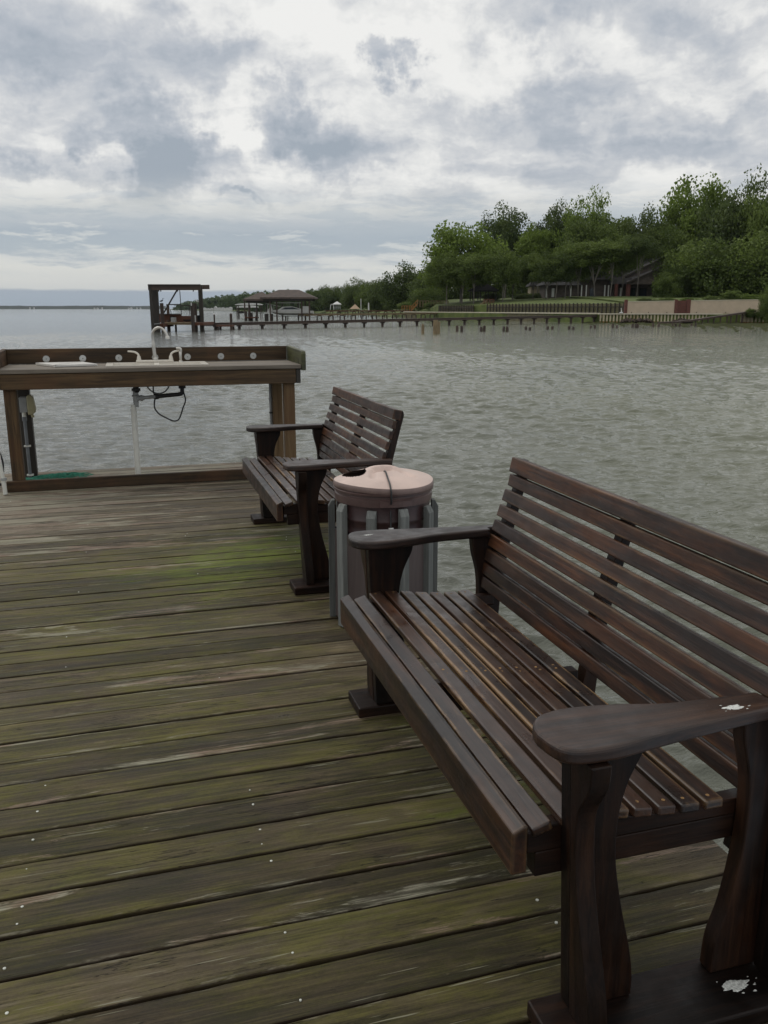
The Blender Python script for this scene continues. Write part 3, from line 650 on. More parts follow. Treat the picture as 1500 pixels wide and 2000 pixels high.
# ---------------------------------------------------------------- fish cleaning table with sink
def make_table():
    t = thing('sink_table', 'long brown wooden table with built-in steel sink standing at the far edge of the deck', 'table', (.18, 7.45, 0))
    X = lambda v: v - .18
    Y = lambda v: v - 7.45
    def bx(name, m, x0, x1, y0, y1, z0, z1, bev=.004):
        return MB().box(X(x0), X(x1), Y(y0), Y(y1), z0, z1).build(name, m, t, bevel=bev)
    bx('apron', 'post_x', -.985, 1.322, 7.085, 7.122, .807, .927)
    bx('side_apron', 'dark_post_y', 1.326, 1.364, 7.090, 7.74, .807, .927)
    bx('side_apron', 'dark_post_y', -1.025, -.988, 7.090, 7.74, .807, .927)
    bx('rear_apron', 'dark_post_x', -.985, 1.322, 7.705, 7.74, .807, .927)
    mb = MB(); y = 7.075
    sinkx = (-.175, .585); sinky = (7.235, 7.575)
    while y < 7.74:
        y1 = y + .137
        if y1 > sinky[0] and y < sinky[1] - .01:
            mb.box(X(-1.0), X(sinkx[0]), Y(y), Y(y1), .930, .963); mb.box(X(sinkx[1]), X(1.368), Y(y), Y(y1), .930, .963)
        else: mb.box(X(-1.0), X(1.368), Y(y), Y(y1), .930, .963)
        y += .1405
    mb.build('counter_top', 'counter', t, bevel=.004)
    bk = bx('backsplash', 'post_x', -1.001, 1.362, 7.742, 7.780, .965, 1.090)
    for px in (91, 162, 232, 303, 366, 431, 494):
        x = {91: -.694, 162: -.401, 232: -.106, 303: .199, 366: .477, 431: .769, 494: 1.058}[px]
        mb = MB(); n = 24; c = [(X(x) + .028 * math.cos(2 * math.pi * k / n), 1.006 + .028 * math.sin(2 * math.pi * k / n)) for k in range(n)]
        mb.prism(c[::-1], 'y', Y(7.7385), Y(7.7415)); d = mb.build('steel_disc', 'steel', bk)
        MB().tube([(X(x), Y(7.7385), 1.006), (X(x), Y(7.737), 1.006)], .004, 8).build('disc_screw', 'rubber', bk)
    for (a, b, mm) in ((1.370, 1.408, 'green_board'), (-1.040, -1.002, 'post_y')):
        yy0 = 7.07; r = .03
        poly = [(Y(7.80), .94), (Y(7.80), 1.092), (Y(yy0 + .22), 1.092)] + [(Y(yy0 + r * (1 - math.sin(q))), 1.062 + r * math.cos(q) - .0 + (.0)) for q in np.linspace(0.2, 1.57, 6)] + [(Y(yy0), .935)]
        poly = [(Y(7.80), .94), (Y(7.80), 1.092), (Y(yy0 + .03), 1.075), (Y(yy0 + .01), 1.066), (Y(yy0), 1.05), (Y(yy0), .915), (Y(yy0 + .1), .915)]
        sg = MB().prism(poly[::-1], 'x', X(a), X(b)).build('side_guard', mm, t, bevel=.004)
        if a > 0:
            [MB().box(X(a) - .001, X(a) + .003, Y(q), Y(q + .015), .966, 1.005).build('knife_slot', 'dark_fill', sg) for q in (7.21, 7.40)]
        else:
            [MB().box(X(b) - .003, X(b) + .001, Y(q), Y(q + .015), .966, 1.005).build('knife_slot', 'dark_fill', sg) for q in (7.21, 7.40)]
    for (x0, x1, y0, y1, m) in ((-.975, -.885, 7.128, 7.215, 'post_z'), (1.225, 1.318, 7.128, 7.215, 'post_z'), (-.945, -.848, 7.690, 7.775, 'dark_post_z'), (1.205, 1.292, 7.61, 7.70, 'post_z')):
        MB().box(X(x0), X(x1), Y(y0), Y(y1), .004, .806).build('leg', m, t, bevel=.005)
    MB().box(X(-1.015), X(1.36), Y(7.085), Y(7.124), .003, .090).build('foot_rail', 'post_x', t, bevel=.005)
    # sink
    sx0, sx1, sy0, sy1 = -.205, .612, 7.205, 7.605; z = .966; mb = MB()
    bowls = [(-.150, .180, 7.245, 7.50), (.220, .560, 7.245, 7.50)]
    xs = [sx0, -.150, .180, .220, .560, sx1]; ys = [sy0, 7.245, 7.50, sy1]
    for i in range(5):
        for j in range(3):
            if i in (1, 3) and j == 1: continue
            mb.add([(X(xs[i]), Y(ys[j]), z + .008), (X(xs[i + 1]), Y(ys[j]), z + .008), (X(xs[i + 1]), Y(ys[j + 1]), z + .008), (X(xs[i]), Y(ys[j + 1]), z + .008)], [(0, 1, 2, 3)])
    e = [(sx0, sy0), (sx1, sy0), (sx1, sy1), (sx0, sy1)]
    for i in range(4):
        (a, b), (c_, d_) = e[i], e[(i + 1) % 4]
        mb.add([(X(a), Y(b), z - .001), (X(c_), Y(d_), z - .001), (X(c_), Y(d_), z + .008), (X(a), Y(b), z + .008)], [(0, 1, 2, 3)])
    sk = mb.build('sink', 'enamel', t)
    for (a, b, c_, d_) in bowls:
        mb = MB(); g = .02; lo = .80
        T = [(a, c_), (b, c_), (b, d_), (a, d_)]; Bt = [(a + g, c_ + g), (b - g, c_ + g), (b - g, d_ - g), (a + g, d_ - g)]
        for i in range(4):
            p, q = T[i], T[(i + 1) % 4]; p2, q2 = Bt[i], Bt[(i + 1) % 4]
            mb.add([(X(p[0]), Y(p[1]), z + .008), (X(q[0]), Y(q[1]), z + .008), (X(q2[0]), Y(q2[1]), lo), (X(p2[0]), Y(p2[1]), lo)], [(0, 1, 2, 3)])
        mb.add([(X(p[0]), Y(p[1]), lo) for p in Bt], [(0, 1, 2, 3)]); mb.build('basin', 'enamel', sk)
    # faucet
    fy = Y(7.55); mb = MB()
    mb.box(X(.035), X(.345), fy - .028, fy + .028, .9745, .994); fb = mb.build('faucet_base', 'enamel', t, bevel=.006, seg=3)
    pts = [(X(.197), fy, .993), (X(.190), fy, 1.05), (X(.186), fy, 1.15), (X(.184), fy, 1.20), (X(.190), fy - .004, 1.232), (X(.212), fy - .010, 1.256), (X(.243), fy - .020, 1.264), (X(.272), fy - .030, 1.250), (X(.292), fy - .040, 1.220), (X(.303), fy - .046, 1.185)]
    mb = MB(); c = smoothcurve(pts, 5); mb.tube(c, [.0155 if i < 10 else .0115 for i in range(len(c))], 14); mb.lathe([(.022, 0), (.022, .012), (.017, .022)], (X(.197), fy, .994), 20)
    mb.lathe([(.0175, 0), (.0175, .02), (.012, .028)], (X(.304), fy - .047, 1.168), 16)
    sp = mb.build('spout', 'nickel', t)
    for (x, s) in ((.060, -1), (.325, 1)):
        mb = MB(); mb.lathe([(.019, 0), (.017, .014), (.013, .035)], (X(x), fy, .994), 18)
        c = smoothcurve([(X(x), fy, 1.025), (X(x) + s * .006, fy, 1.045), (X(x) + s * .030, fy - .004, 1.062), (X(x) + s * .062, fy - .008, 1.068), (X(x) + s * .088, fy - .010, 1.070)], 4)
        if s < 0: pass
        mb.tube(c, [.010 - .004 * i / len(c) for i in range(len(c))], 10); mb.build('tap_handle', 'enamel', t)
    mb = MB(); mb.lathe([(.020, 0), (.018, .008), (.012, .012)], (X(.405), fy - .02, .974), 18); mb.lathe([(.010, .0), (.0115, .03), (.013, .075), (.010, .080)], (X(.405), fy - .02, .985), 14)
    mb.tube(smoothcurve([(X(.408), fy - .02, 1.058), (X(.406), fy - .02, 1.082), (X(.392), fy - .021, 1.090), (X(.372), fy - .022, 1.088)], 4), [.012, .013, .013, .013, .0135, .0135, .013, .013, .0125, .012, .012, .011, .011][:13], 12)
    mb.build('side_sprayer', 'nickel', t)
    # pipes below
    py = Y(7.35)
    mb = MB(); mb.lathe([(.030, .775), (.036, .773), (.036, .755), (.026, .748), (.024, .740), (.024, .800)][::-1], (X(.018), py, 0), 20); mb.build('drain_fitting', 'rubber', t)
    mb = MB(); mb.lathe([(.020, .62), (.020, .655), (.024, .655), (.024, .662), (.020, .665), (.023, .67), (.023, .705), (.031, .708), (.033, .716), (.024, .722), (.022, .75), (.032, .752), (.032, .758), (.02, .762)], (X(.012), py, 0), 20)
    mb.tube([(X(.02), py, .690), (X(.080), py, .694)], .020, 14); mb.tube([(X(.048), py, .692), (X(.068), py, .6935)], .026, 14); mb.tube([(X(.06), py, .693), (X(.180), py, .702)], .015, 14)
    mb.build('drain_tee', 'pvc_grey', t)
    mb = MB(); mb.tube([(X(.170), py, .701), (X(.195), py, .703)], .024, 14); mb.tube(smoothcurve([(X(.19), py, .703), (X(.30), py, .711), (X(.365), py, .716), (X(.388), py, .724), (X(.393), py, .75), (X(.394), py, .80)], 4), .0175, 14); mb.lathe([(.03, .765), (.03, .785), (.024, .79)], (X(.394), py, 0), 18)
    mb.build('drain_elbow', 'rubber', t)
    mb = MB(); mb.lathe([(.0235, .004), (.0235, .565), (.0245, .566), (.0245, .61), (.021, .612), (.0205, .64)], (X(-.012), py, 0), 22)
    mb.build('drain_pipe', 'pvc', t)
    for v in [v for v in t.children if v.name.startswith('drain_pipe')]: pass
    MB().tube(smoothcurve([(X(.160), py + .02, .80), (X(.158), py + .02, .74), (X(.168), py + .02, .70), (X(.158), py - .02, .64), (X(.162), py - .02, .60), (X(.195), py - .02, .555), (X(.26), py - .02, .515), (X(.31), py - .02, .493), (X(.350), py - .02, .505), (X(.372), py - .02, .55), (X(.392), py - .02, .605), (X(.414), py - .02, .66), (X(.410), py - .01, .705), (X(.397), py, .76)], 6), .0062, 8).build('water_hose', 'rubber', t)
    MB().tube(smoothcurve([(X(.108), py + .05, .82), (X(.115), py + .05, .775), (X(.155), py + .05, .735), (X(.20), py + .05, .722), (X(.25), py + .05, .735), (X(.285), py + .05, .775), (X(.292), py + .05, .82)], 6), .0065, 8).build('water_hose', 'pvc_grey', t)
    mb = MB(); mb.tube([(X(1.190), Y(7.66), .004), (X(1.190), Y(7.66), .80)], .013, 12); mb.tube([(X(1.190), Y(7.66), .60), (X(1.190), Y(7.66), .64)], .017, 12); cp = mb.build('supply_pipe', 'pvc_grey', t)
    mb = MB(); mb.tube([(X(1.190), Y(7.66), .49), (X(1.190), Y(7.66), .505)], .0165, 12); mb.build('pipe_clip', 'rubber', cp)
    # junction box and conduit on the rear left leg
    mb = MB(); mb.box(X(-.925), X(-.865), Y(7.60), Y(7.6875), .575, .700); jb = mb.build('outlet_box', 'pvc_grey', t, bevel=.004)
    mb = MB(); mb.prism([(X(-.864), .555), (X(-.864), .712), (X(-.835), .722), (X(-.815), .712), (X(-.800), .60), (X(-.808), .572), (X(-.83), .553)], 'y', Y(7.585), Y(7.66)); mb.tube([(X(-.832), Y(7.60), .556), (X(-.826), Y(7.60), .53)], .013, 10); mb.build('outlet_cover', 'beige', jb, bevel=.008)
    mb = MB(); mb.tube([(X(-.9), Y(7.64), .004), (X(-.9), Y(7.64), .52)], .0135, 12); mb.tube([(X(-.9), Y(7.64), .50), (X(-.9), Y(7.64), .535)], .019, 12); cd_ = mb.build('conduit', 'conduit', t)
    MB().tube([(X(-.9), Y(7.64), .53), (X(-.9), Y(7.64), .576)], .0165, 12).build('conduit_adapter', 'pvc', cd_)
    for z in (.28, .03): MB().box(X(-.925), X(-.872), Y(7.622), Y(7.66), z, z + .012).build('conduit_clip', 'pvc', cd_)
make_table()
mb = MB(); poly = smoothcurve([(-.755, 7.62), (-.76, 7.60), (-.60, 7.295), (-.58, 7.285), (-.30, 7.36), (-.285, 7.375), (-.40, 7.66), (-.42, 7.67), (-.74, 7.64)], 3)
o = MB().prism([(p[0] + .5, p[1] - 7.45) for p in poly][::-1], 'z', .9655, .983).build('cutting_board', 'board_white', bevel=.003); o.location = (-.5, 7.45, 0)
tag(o, 'white plastic cutting board lying on the left end of the sink table', 'cutting board')
# green net heap on the deck behind the foot rail
mb = MB(); rg = random.Random(4)
for k in range(150):
    x = rg.uniform(-.30, .16); y = rg.uniform(-.10, .10); a = rg.uniform(0, 3.14); p = []
    for i in range(5):
        xx = x + math.cos(a) * (i - 2) * .045; yy = y + math.sin(a) * (i - 2) * .03; e = max(0, 1 - (xx / .34) ** 2 - (yy / .15) ** 2)
        p.append((xx, yy, .004 + .035 * e * rg.uniform(.4, 1.1))); a += rg.uniform(-.5, .5)
    mb.tube(p, .0022, 4, caps=False)
o = mb.build('fishing_net', 'net_green'); o.location = (-.62, 7.60, .002); tag(o, 'small heap of green netting on the deck under the left end of the sink table', 'net')
# white standpipe and hoses at the left edge
t = thing('standpipe', 'thin white plastic water pipe rising beside the left front leg of the sink table', 'pipe', (-1.055, 7.02, 0))
MB().tube([(.035, 0, .004), (.030, 0, .10), (-.015, .01, .62), (-.05, .01, 1.20)], .0165, 12).build('pipe', 'pvc', t)
MB().tube([(.034, 0, .115), (.033, 0, .135)], .022, 12).build('coupling', 'pvc_grey', t)
t = None
c = []
for k in range(60):
    a = k / 60 * 2 * math.pi * 2.2; c.append((-.085 + .055 * math.cos(a) , .02 * math.sin(a * .5) + k * .0006, .86 + .29 * math.sin(a)))
o = MB().tube(c, .0085, 8).build('garden_hose', 'hose_green'); o.location = (-1.0, 7.25, 0); tag(o, 'coiled dark green hose hanging from the left end of the sink table', 'hose')
pts = smoothcurve([(-1.24, 7.45, .55), (-1.17, 7.45, .42), (-1.105, 7.42, .30), (-1.075, 7.40, .20), (-1.08, 7.38, .10), (-1.09, 7.35, .025), (-1.3, 7.3, .017), (-1.7, 7.4, .017)], 8)
o = MB().tube(pts, .012, 10).build('garden_hose', 'rubber'); tag(o, 'black hose drooping to the deck behind the white standpipe', 'hose')

# ================================================================ far shore (frame: u right, v forward, z up, seen from the dock)
def BG(u, v, z): return (u * math.cos(PSI) + v * math.sin(PSI), -u * math.sin(PSI) + v * math.cos(PSI), z)
def at(x, y, D):
    d = px_dir(x, y); fh = d.x * math.sin(PSI) + d.y * math.cos(PSI); t = D / fh
    return (d.x * math.cos(PSI) - d.y * math.sin(PSI)) * t, CAM_H + d.z * t       # (u, z)
def Ux(x, D): return at(x, 603, D)[0]
def Zy(y, D): return at(750, y, D)[1]
def bthing(name, label, cat, u, v, z, group=None, turn=0.): return thing(name, label, cat, BG(u, v, z), -PSI + turn, group)
def place(o, u, v, z, turn=0.): o.location = BG(u, v, z); o.rotation_euler = (0, 0, -PSI + turn); return o

_u = ['', 'first', 'second', 'third', 'fourth', 'fifth', 'sixth', 'seventh', 'eighth', 'ninth', 'tenth', 'eleventh', 'twelfth', 'thirteenth', 'fourteenth', 'fifteenth', 'sixteenth', 'seventeenth', 'eighteenth', 'nineteenth']
def nth(n):
    if n < 20: return _u[n]
    tens = {2: ('twentieth', 'twenty'), 3: ('thirtieth', 'thirty'), 4: ('fortieth', 'forty'), 5: ('fiftieth', 'fifty'), 6: ('sixtieth', 'sixty'), 7: ('seventieth', 'seventy')}[n // 10]
    return tens[0] if n % 10 == 0 else tens[1] + '-' + _u[n % 10]
# ---- land
LINE = [(150, 128), (100, 140), (Ux(1500, 150), 150), (Ux(1385, 155), 155), (Ux(1170, 158), 158), (Ux(1010, 186), 186), (Ux(860, 216), 216), (Ux(800, 240), 240), (Ux(760, 300), 300), (Ux(700, 430), 430), (Ux(600, 640), 640), (Ux(500, 900), 900), (Ux(430, 1250), 1250), (Ux(345, 1900), 1900), (Ux(330, 2600), 2600)]
def land():
    offs = [(0, -1.6), (0.05, .40), (7.0, .50), (7.4, .50), (26, .5), (60, .5), (160, .5), (500, .5), (1500, .5)]
    offl = [(0, -1.4), (1, -.7), (6, .1), (9, .4), (26, 1.0), (60, 1.6), (160, 3), (500, 6), (1500, 10)]
    vs = []; n = len(offs)
    for i, (u, v) in enumerate(LINE):
        for j in range(n):
            a, b = (offs if i <= 7 else offl)[j]; q = (.0, 1.) if i < 5 else ((.35, .94) if i < 9 else (.75, .66))
            vs.append(BG(u + q[0] * a, v + q[1] * a, b))
    fs = [(i * n + j, i * n + j + 1, (i + 1) * n + j + 1, (i + 1) * n + j) for i in range(len(LINE) - 1) for j in range(n - 1)]
    me = bpy.data.meshes.new('grass_bank'); me.from_pydata(vs, [], fs); me.update()
    m, t, b = mat('grass_ground'); tcn = t.new('ShaderNodeTexCoord'); O = tcn.outputs['Object']
    n1_ = t.noise(O, .35, 6., .65); n2_ = t.noise(O, 2.5, 4., .6)
    c = t.mix(t.ss(n1_, .35, .65), (.060, .088, .018), (.115, .145, .030)); c = t.mix(t.m('MULTIPLY', t.ss(n2_, .5, .7), .4), c, (.075, .065, .030))
    t.put(b.inputs['Base Color'], c); b.inputs['Roughness'].default_value = .9; bump(t, b, n2_, .5, .1)
    me.materials.append(m); o = bpy.data.objects.new('ground', me); COL.objects.link(o); tag(o, kind='structure')
land()
def lawn():
    fr = [(815, 250, .6), (835, 238, 1.3), (857, 222.6, 2.15), (925, 208.5, 2.2), (952, 203.5, 2.28), (1219, 166.5, 2.42), (1226, 163.5, 2.62), (1490, 163.5, 2.7), (1800, 150, 2.7)]
    offs = [(0, -2.4), (.02, 0), (8, .35), (25, 1.0), (60, 1.9), (150, 3.), (700, 6)]; vs = []; n = len(offs)
    for (x, D_, z) in fr:
        for (a, dz_) in offs: vs.append(BG(Ux(x, D_), D_ + a, z + (dz_ if z > 2 or a < .01 else dz_ * .6)))
    fs = [(i * n + j, i * n + j + 1, (i + 1) * n + j + 1, (i + 1) * n + j) for i in range(len(fr) - 1) for j in range(n - 1)]
    me = bpy.data.meshes.new('lawn'); me.from_pydata(vs, [], fs); me.update(); me.materials.append(bpy.data.materials['grass_ground'])
    o = bpy.data.objects.new('lawn', me); COL.objects.link(o); tag(o, kind='structure')
lawn()
def mudflat():
    # shallow algae covered flat in front of the wall, ragged edge towards the water
    front = [(1150, 636), (1190, 642), (1250, 645), (1300, 648), (1350, 651), (1400, 653), (1450, 656), (1500, 658), (1600, 664)]
    vs = []; rows = 14; cols = 160; rg = random.Random(9)
    for i in range(cols + 1):
        x = 1140 + 560 * i / cols
        yf = 632 + (x - 1140) / 360 * 23 * (1 if x > 1140 else 0); yf = min(yf, 668) + 2.5 * math.sin(x * .11) + 1.5 * math.sin(x * .31 + 1) + rg.uniform(-1., 1.)
        dd = 2.52 * 1736 / (yf - 603); Db = 159. if x < 1400 else 153.
        for j in range(rows + 1):
            q = j / rows; Dj = dd + (Db - dd) * q
            vs.append(BG(Ux(x, Dj), Dj, WATER_Z - .09 + .22 * q + .05 * math.sin(x * .2 + q * 9) + rg.uniform(-.05, .05)))
    fs = [(i * (rows + 1) + j, (i + 1) * (rows + 1) + j, (i + 1) * (rows + 1) + j + 1, i * (rows + 1) + j + 1) for i in range(cols) for j in range(rows)]
    me = bpy.data.meshes.new('mud_flat'); me.from_pydata(vs, [], fs); me.update()
    m, t, b = mat('algae_mud'); tcn = t.new('ShaderNodeTexCoord'); O = tcn.outputs['Object']
    n1_ = t.noise(O, .5, 7., .7); c = t.ramp(n1_, [(.35, (.018, .021, .007)), (.5, (.036, .042, .011)), (.62, (.062, .066, .016)), (.75, (.075, .062, .025))])
    t.put(b.inputs['Base Color'], c); b.inputs['Roughness'].default_value = .9; b.inputs['Specular IOR Level'].default_value = .1; bump(t, b, t.noise(O, 3., 6., .7), .6, .1)
    me.materials.append(m); o = bpy.data.objects.new('mud_flat', me); COL.objects.link(o); tag(o, kind='structure')
mudflat()
mb = MB(); vs = []
for i in range(121):
    x = -420 + i * 6.2; h = 21 + 1.2 * math.sin(i * .21) + .8 * math.sin(i * .77 + 1) + random.uniform(-.6, .6) 
    for (D_, z) in ((6000, -2), (6040, h), (6500, h * .9)): vs.append(BG(Ux(x, D_), D_, z))
mb.add(vs, [(i * 3 + j, i * 3 + j + 1, i * 3 + j + 4, i * 3 + j + 3) for i in range(120) for j in range(2)])
M['far_wood'] = plain('distant_woods', (.030, .042, .030), .9, var=.3, scale=.02)
o = mb.build('far_shore', 'far_wood'); tag(o, kind='structure')

# ---- seawalls
def seawall(name, label, x0, D0, x1, D1, ztop, pitch, depth, mat_, capm, zb=-1.3, rust=False):
    u0, u1 = Ux(x0, D0), Ux(x1, D1); L = math.hypot(u1 - u0, D1 - D0); turn = math.atan2(D1 - D0, u1 - u0)
    t = bthing(name, label, 'seawall', u0, D0, WATER_Z, turn=turn); z0 = zb - WATER_Z; z1 = ztop - WATER_Z
    n = int(L / pitch); pts = []
    for k in range(n): a = k * pitch; pts += [(a, 0), (a + pitch * .40, 0), (a + pitch * .52, depth), (a + pitch * .88, depth)]
    pts.append((n * pitch, 0)); mb = MB(); vs = []
    zs = [z0, z0 + .50, z1]
    for (p, q) in pts: vs += [(p, q - depth, z) for z in zs]
    fl = [(i * 3 + 0, i * 3 + 3, i * 3 + 4, i * 3 + 1) for i in range(len(pts) - 1)]; fu = [(i * 3 + 1, i * 3 + 4, i * 3 + 5, i * 3 + 2) for i in range(len(pts) - 1)]
    mb.add(vs, fu); mb.cur = 1; mb.add(vs, fl); mb.build('sheeting', [mat_, 'rust' if rust else mat_], t)
    MB().box(-.2, L, -depth - .22, depth + .5, z1, z1 + .22).build('cap', capm, t, bevel=.02)
    return t
seawall('seawall', 'pale corrugated sheet-pile seawall with rusty foot below the pink wall', 1172, 158, 1412, 155, .38, .60, .30, 'sheet', 'cap', rust=True)
seawall('seawall', 'short stretch of corrugated seawall at the right edge beyond the sloping walkway', 1448, 152, 1640, 146, .38, .60, .30, 'sheet', 'cap', rust=True)
seawall('seawall', 'long dark timber seawall with a pale cap running left along the lawn', 790, 242, 1168, 159, .45, .9, .06, 'fence', 'cap')
# ---- pink stucco wall with brick pillars and gate
def garden_wall():
    D0 = 163; t = bthing('garden_wall', 'pink beige stucco wall with red brick pillars and a dark gate above the seawall', 'wall', Ux(1285, D0), D0, .52)
    o_ = Ux(1285, D0); U_ = lambda x: Ux(x, D0) - o_
    z1 = Zy(588.5, D0) - .52; z2 = Zy(586, D0) - .52
    for (a, b, za, zb) in ((1225, 1317, Zy(590, D0) - .52, Zy(588.5, D0) - .52), (1348, 1490, Zy(588, D0) - .52, Zy(586, D0) - .52)):
        MB().prism([(U_(a), 0), (U_(b), 0), (U_(b), zb), (U_(a), za)][::-1], 'y', 0, .35).build('wall_panel', 'stucco', t)
        MB().prism([(U_(a), za), (U_(b), zb), (U_(b), zb + .14), (U_(a), za + .14)][::-1], 'y', -.08, .43).build('coping', 'cap', t)
    for (a, b) in ((1220, 1225), (1317, 1323), (1341, 1348)): MB().box(U_(a), U_(b), -.12, .5, 0, z2 + .08).build('pillar', 'brick', t)
    mb = MB()
    for k in range(9): a = U_(1323) + (U_(1341) - U_(1323)) * k / 9; mb.box(a + .01, a + .18, .05, .11, 0, z2 - .1)
    mb.build('gate', 'brick', t)
    for x in (1234, 1267, 1303, 1361, 1418): MB().box(U_(x) - .08, U_(x) + .08, -.02, .01, .12, .30).build('drain_hole', 'rock', t)
garden_wall()
def timber_wall(label, x0, D0, x1, D1, y0t, y1t, pitch):
    u0, u1 = Ux(x0, D0), Ux(x1, D1); L = math.hypot(u1 - u0, D1 - D0); turn = math.atan2(D1 - D0, u1 - u0); zb = .53
    t = bthing('retaining_wall', label, 'retaining wall', u0, D0, zb, turn=turn); ha = Zy(y0t, D0) - zb; hb = Zy(y1t, D1) - zb
    n = max(2, int(L / pitch)); mb = MB()
    for r in range(3):
        mb.prism([(0, ha * r / 3), (L, hb * r / 3), (L, hb * (r + .93) / 3), (0, ha * (r + .93) / 3)][::-1], 'y', 0, .08)
    mb.build('boards', 'fence', t)
    for k in range(n + 1):
        a = L * k / n; h = ha + (hb - ha) * k / n; MB().box(a - .09, a + .09, -.2, -.02, 0, h + .12).build('post', 'dark_post_z', t)
    MB().prism([(0, ha * .62), (L, hb * .62), (L, hb * .70), (0, ha * .70)][::-1], 'y', -.26, -.205).build('rail', 'dark_post_x', t)
timber_wall('greenish timber retaining wall with posts between the tan stairs and the pink wall', 952, 203, 1219, 166, 594.5, 592.5, 1.15)
timber_wall('close-posted timber retaining wall left of the tan stairs', 858, 222, 925, 208, 597.5, 596.5, .75)

# ---- foliage
def crown_mesh(name, seed, n_cl, n_leaf, leaf, flat=.62, low=-.45, sparse=0.):
    rg = np.random.RandomState(seed); cen = []
    while len(cen) < n_cl:
        p = rg.randn(3); p /= (np.abs(p) ** 2.7).sum() ** (1 / 2.7); r = rg.rand() ** .50 * (.80 + .09 * math.sin(3 * math.atan2(p[1], p[0]) + seed) + .03 * rg.randn())
        p = p * r; 
        if p[2] < low: continue
        cen.append(p)
    V = []; F = []; Rn = []
    for c in cen:
        cr = rg.uniform(.19, .34); n = int(n_leaf * rg.uniform(.6, 1.3)); base = rg.rand() * .55 + .25 * (c[2] > .35)  # clumps high in the crown coloured lighter, painting in light from above
        P = rg.randn(n, 3); P /= np.linalg.norm(P, axis=1)[:, None]; P *= (rg.rand(n, 1) ** .45) * cr; P[:, 2] *= flat
        P[:, :2] += rg.randn(1, 2) * .03
        P += c * np.array([1, 1, .95])
        for p in P:
            a = rg.randn(3); a /= np.linalg.norm(a); b = np.cross(a, rg.randn(3)); b /= np.linalg.norm(b); s = leaf * rg.uniform(.5, 1.25)
            o = len(V); V += [p - a * s, p + b * s * .6, p + a * s, p - b * s * .6]; F.append((o, o + 1, o + 2, o + 3))
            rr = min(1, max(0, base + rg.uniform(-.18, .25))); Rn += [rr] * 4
    me = bpy.data.meshes.new(name); me.from_pydata([tuple(v) for v in V], [], F)
    at_ = me.attributes.new('rnd', 'FLOAT', 'POINT'); at_.data.foreach_set('value', Rn); me.materials.append(M['leaf_mid']); me.update(); return me
def trunk_mesh(name, seed, forks=4):
    rg = random.Random(seed); mb = MB(); sp = .30 + .1 * rg.random(); lx = rg.uniform(-.12, .12)
    mb.tube(smoothcurve([(0, 0, -.03), (.01, 0, .06), (lx * .4, 0, sp * .5), (lx, 0, sp)], 3), [.050, .044, .038, .034, .032, .030, .029, .028, .028, .027][:10], 8)
    for k in range(forks):
        a = 2 * math.pi * k / forks + rg.uniform(-.5, .5); r = rg.uniform(.25, .6); m1 = (lx + math.cos(a) * r * .35, math.sin(a) * r * .35, sp + .22)
        e = (lx + math.cos(a) * r, math.sin(a) * r, rg.uniform(.8, 1.0))
        mb.tube(smoothcurve([(lx, 0, sp - .05), m1, e], 4), [.024, .022, .020, .018, .016, .014, .012, .010, .006], 6)
        b = (m1[0] + rg.uniform(-.25, .25), m1[1] + rg.uniform(-.25, .25), m1[2] + .35); mb.tube([m1, ((m1[0] + b[0]) / 2 + .03, (m1[1] + b[1]) / 2, (m1[2] + b[2]) / 2), b], [.014, .011, .006], 5)
    o = mb.build(name, 'bark'); me = o.data; bpy.data.objects.remove(o); return me
CR = [crown_mesh('crown_a', 1, 120, 140, .036, .7), crown_mesh('crown_b', 2, 130, 130, .034, .75), crown_mesh('crown_c', 3, 110, 150, .038, .65), crown_mesh('crown_sparse', 4, 90, 110, .032, .7, -.6), crown_mesh('crown_d', 6, 140, 120, .034, .7, -.7)]
TR = [trunk_mesh('trunk_%d' % i, 20 + i, 3 + i % 3) for i in range(4)]
FAR = [crown_mesh('far_crown_a', 31, 50, 60, .085, .8, -.8), crown_mesh('far_crown_b', 32, 50, 60, .085, .8, -.8)]
def tree(x, ytop, hw, ybot, D, m, label, ybase=584, crown=0, trunk=0, group=None, zg=None, xc=None, name='oak_tree', deep=1., tw=1.):
    if zg is None: zg = Zy(ybase, D)
    xb = x if xc is None else xc; ub = Ux(xb, D); t = bthing(name, label, 'tree', ub, D, zg, group)
    zt = Zy(ytop, D); zb_ = Zy(ybot, D); r = hw * D / 1687.; rz = (zt - zb_) / (1.45 if crown < 3 else 1.6); zc = zt - rz * .95
    me = (CR + FAR)[crown]
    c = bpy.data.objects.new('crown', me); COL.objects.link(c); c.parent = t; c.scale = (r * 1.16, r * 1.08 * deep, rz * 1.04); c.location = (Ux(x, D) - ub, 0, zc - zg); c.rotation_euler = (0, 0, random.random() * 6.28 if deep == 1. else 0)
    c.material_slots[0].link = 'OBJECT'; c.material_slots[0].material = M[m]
    if trunk is not None:
        k = bpy.data.objects.new('trunk', TR[trunk]); COL.objects.link(k); k.parent = t; h = max(zc + rz * .35 - zg, 2.); k.scale = (min(h * .8, r) * tw, min(h * .8, r) * tw, h); k.rotation_euler = (0, 0, random.random() * 6.28); k.location = (0, 0, -.3)
    return t
G1 = 'trees on the lawn behind the retaining walls'
tree(900, 428, 72, 560, 232, 'leaf_yellow', 'yellow green oak at the left end of the lawn, over the gazebo', 587, 0, 0, G1)
tree(985, 398, 54, 520, 262, 'leaf_dark', 'dark round tree rising behind between two yellow green oaks', 580, 1, 1, G1)
tree(1048, 432, 44, 530, 248, 'leaf_yellow', 'yellow green tree left of the tall dark narrow crown', 582, 2, 1, G1)
tree(1080, 392, 40, 500, 255, 'leaf_dark', 'tall dark narrow crown left of the feathery sparse tree top', 582, 1, 2, G1)
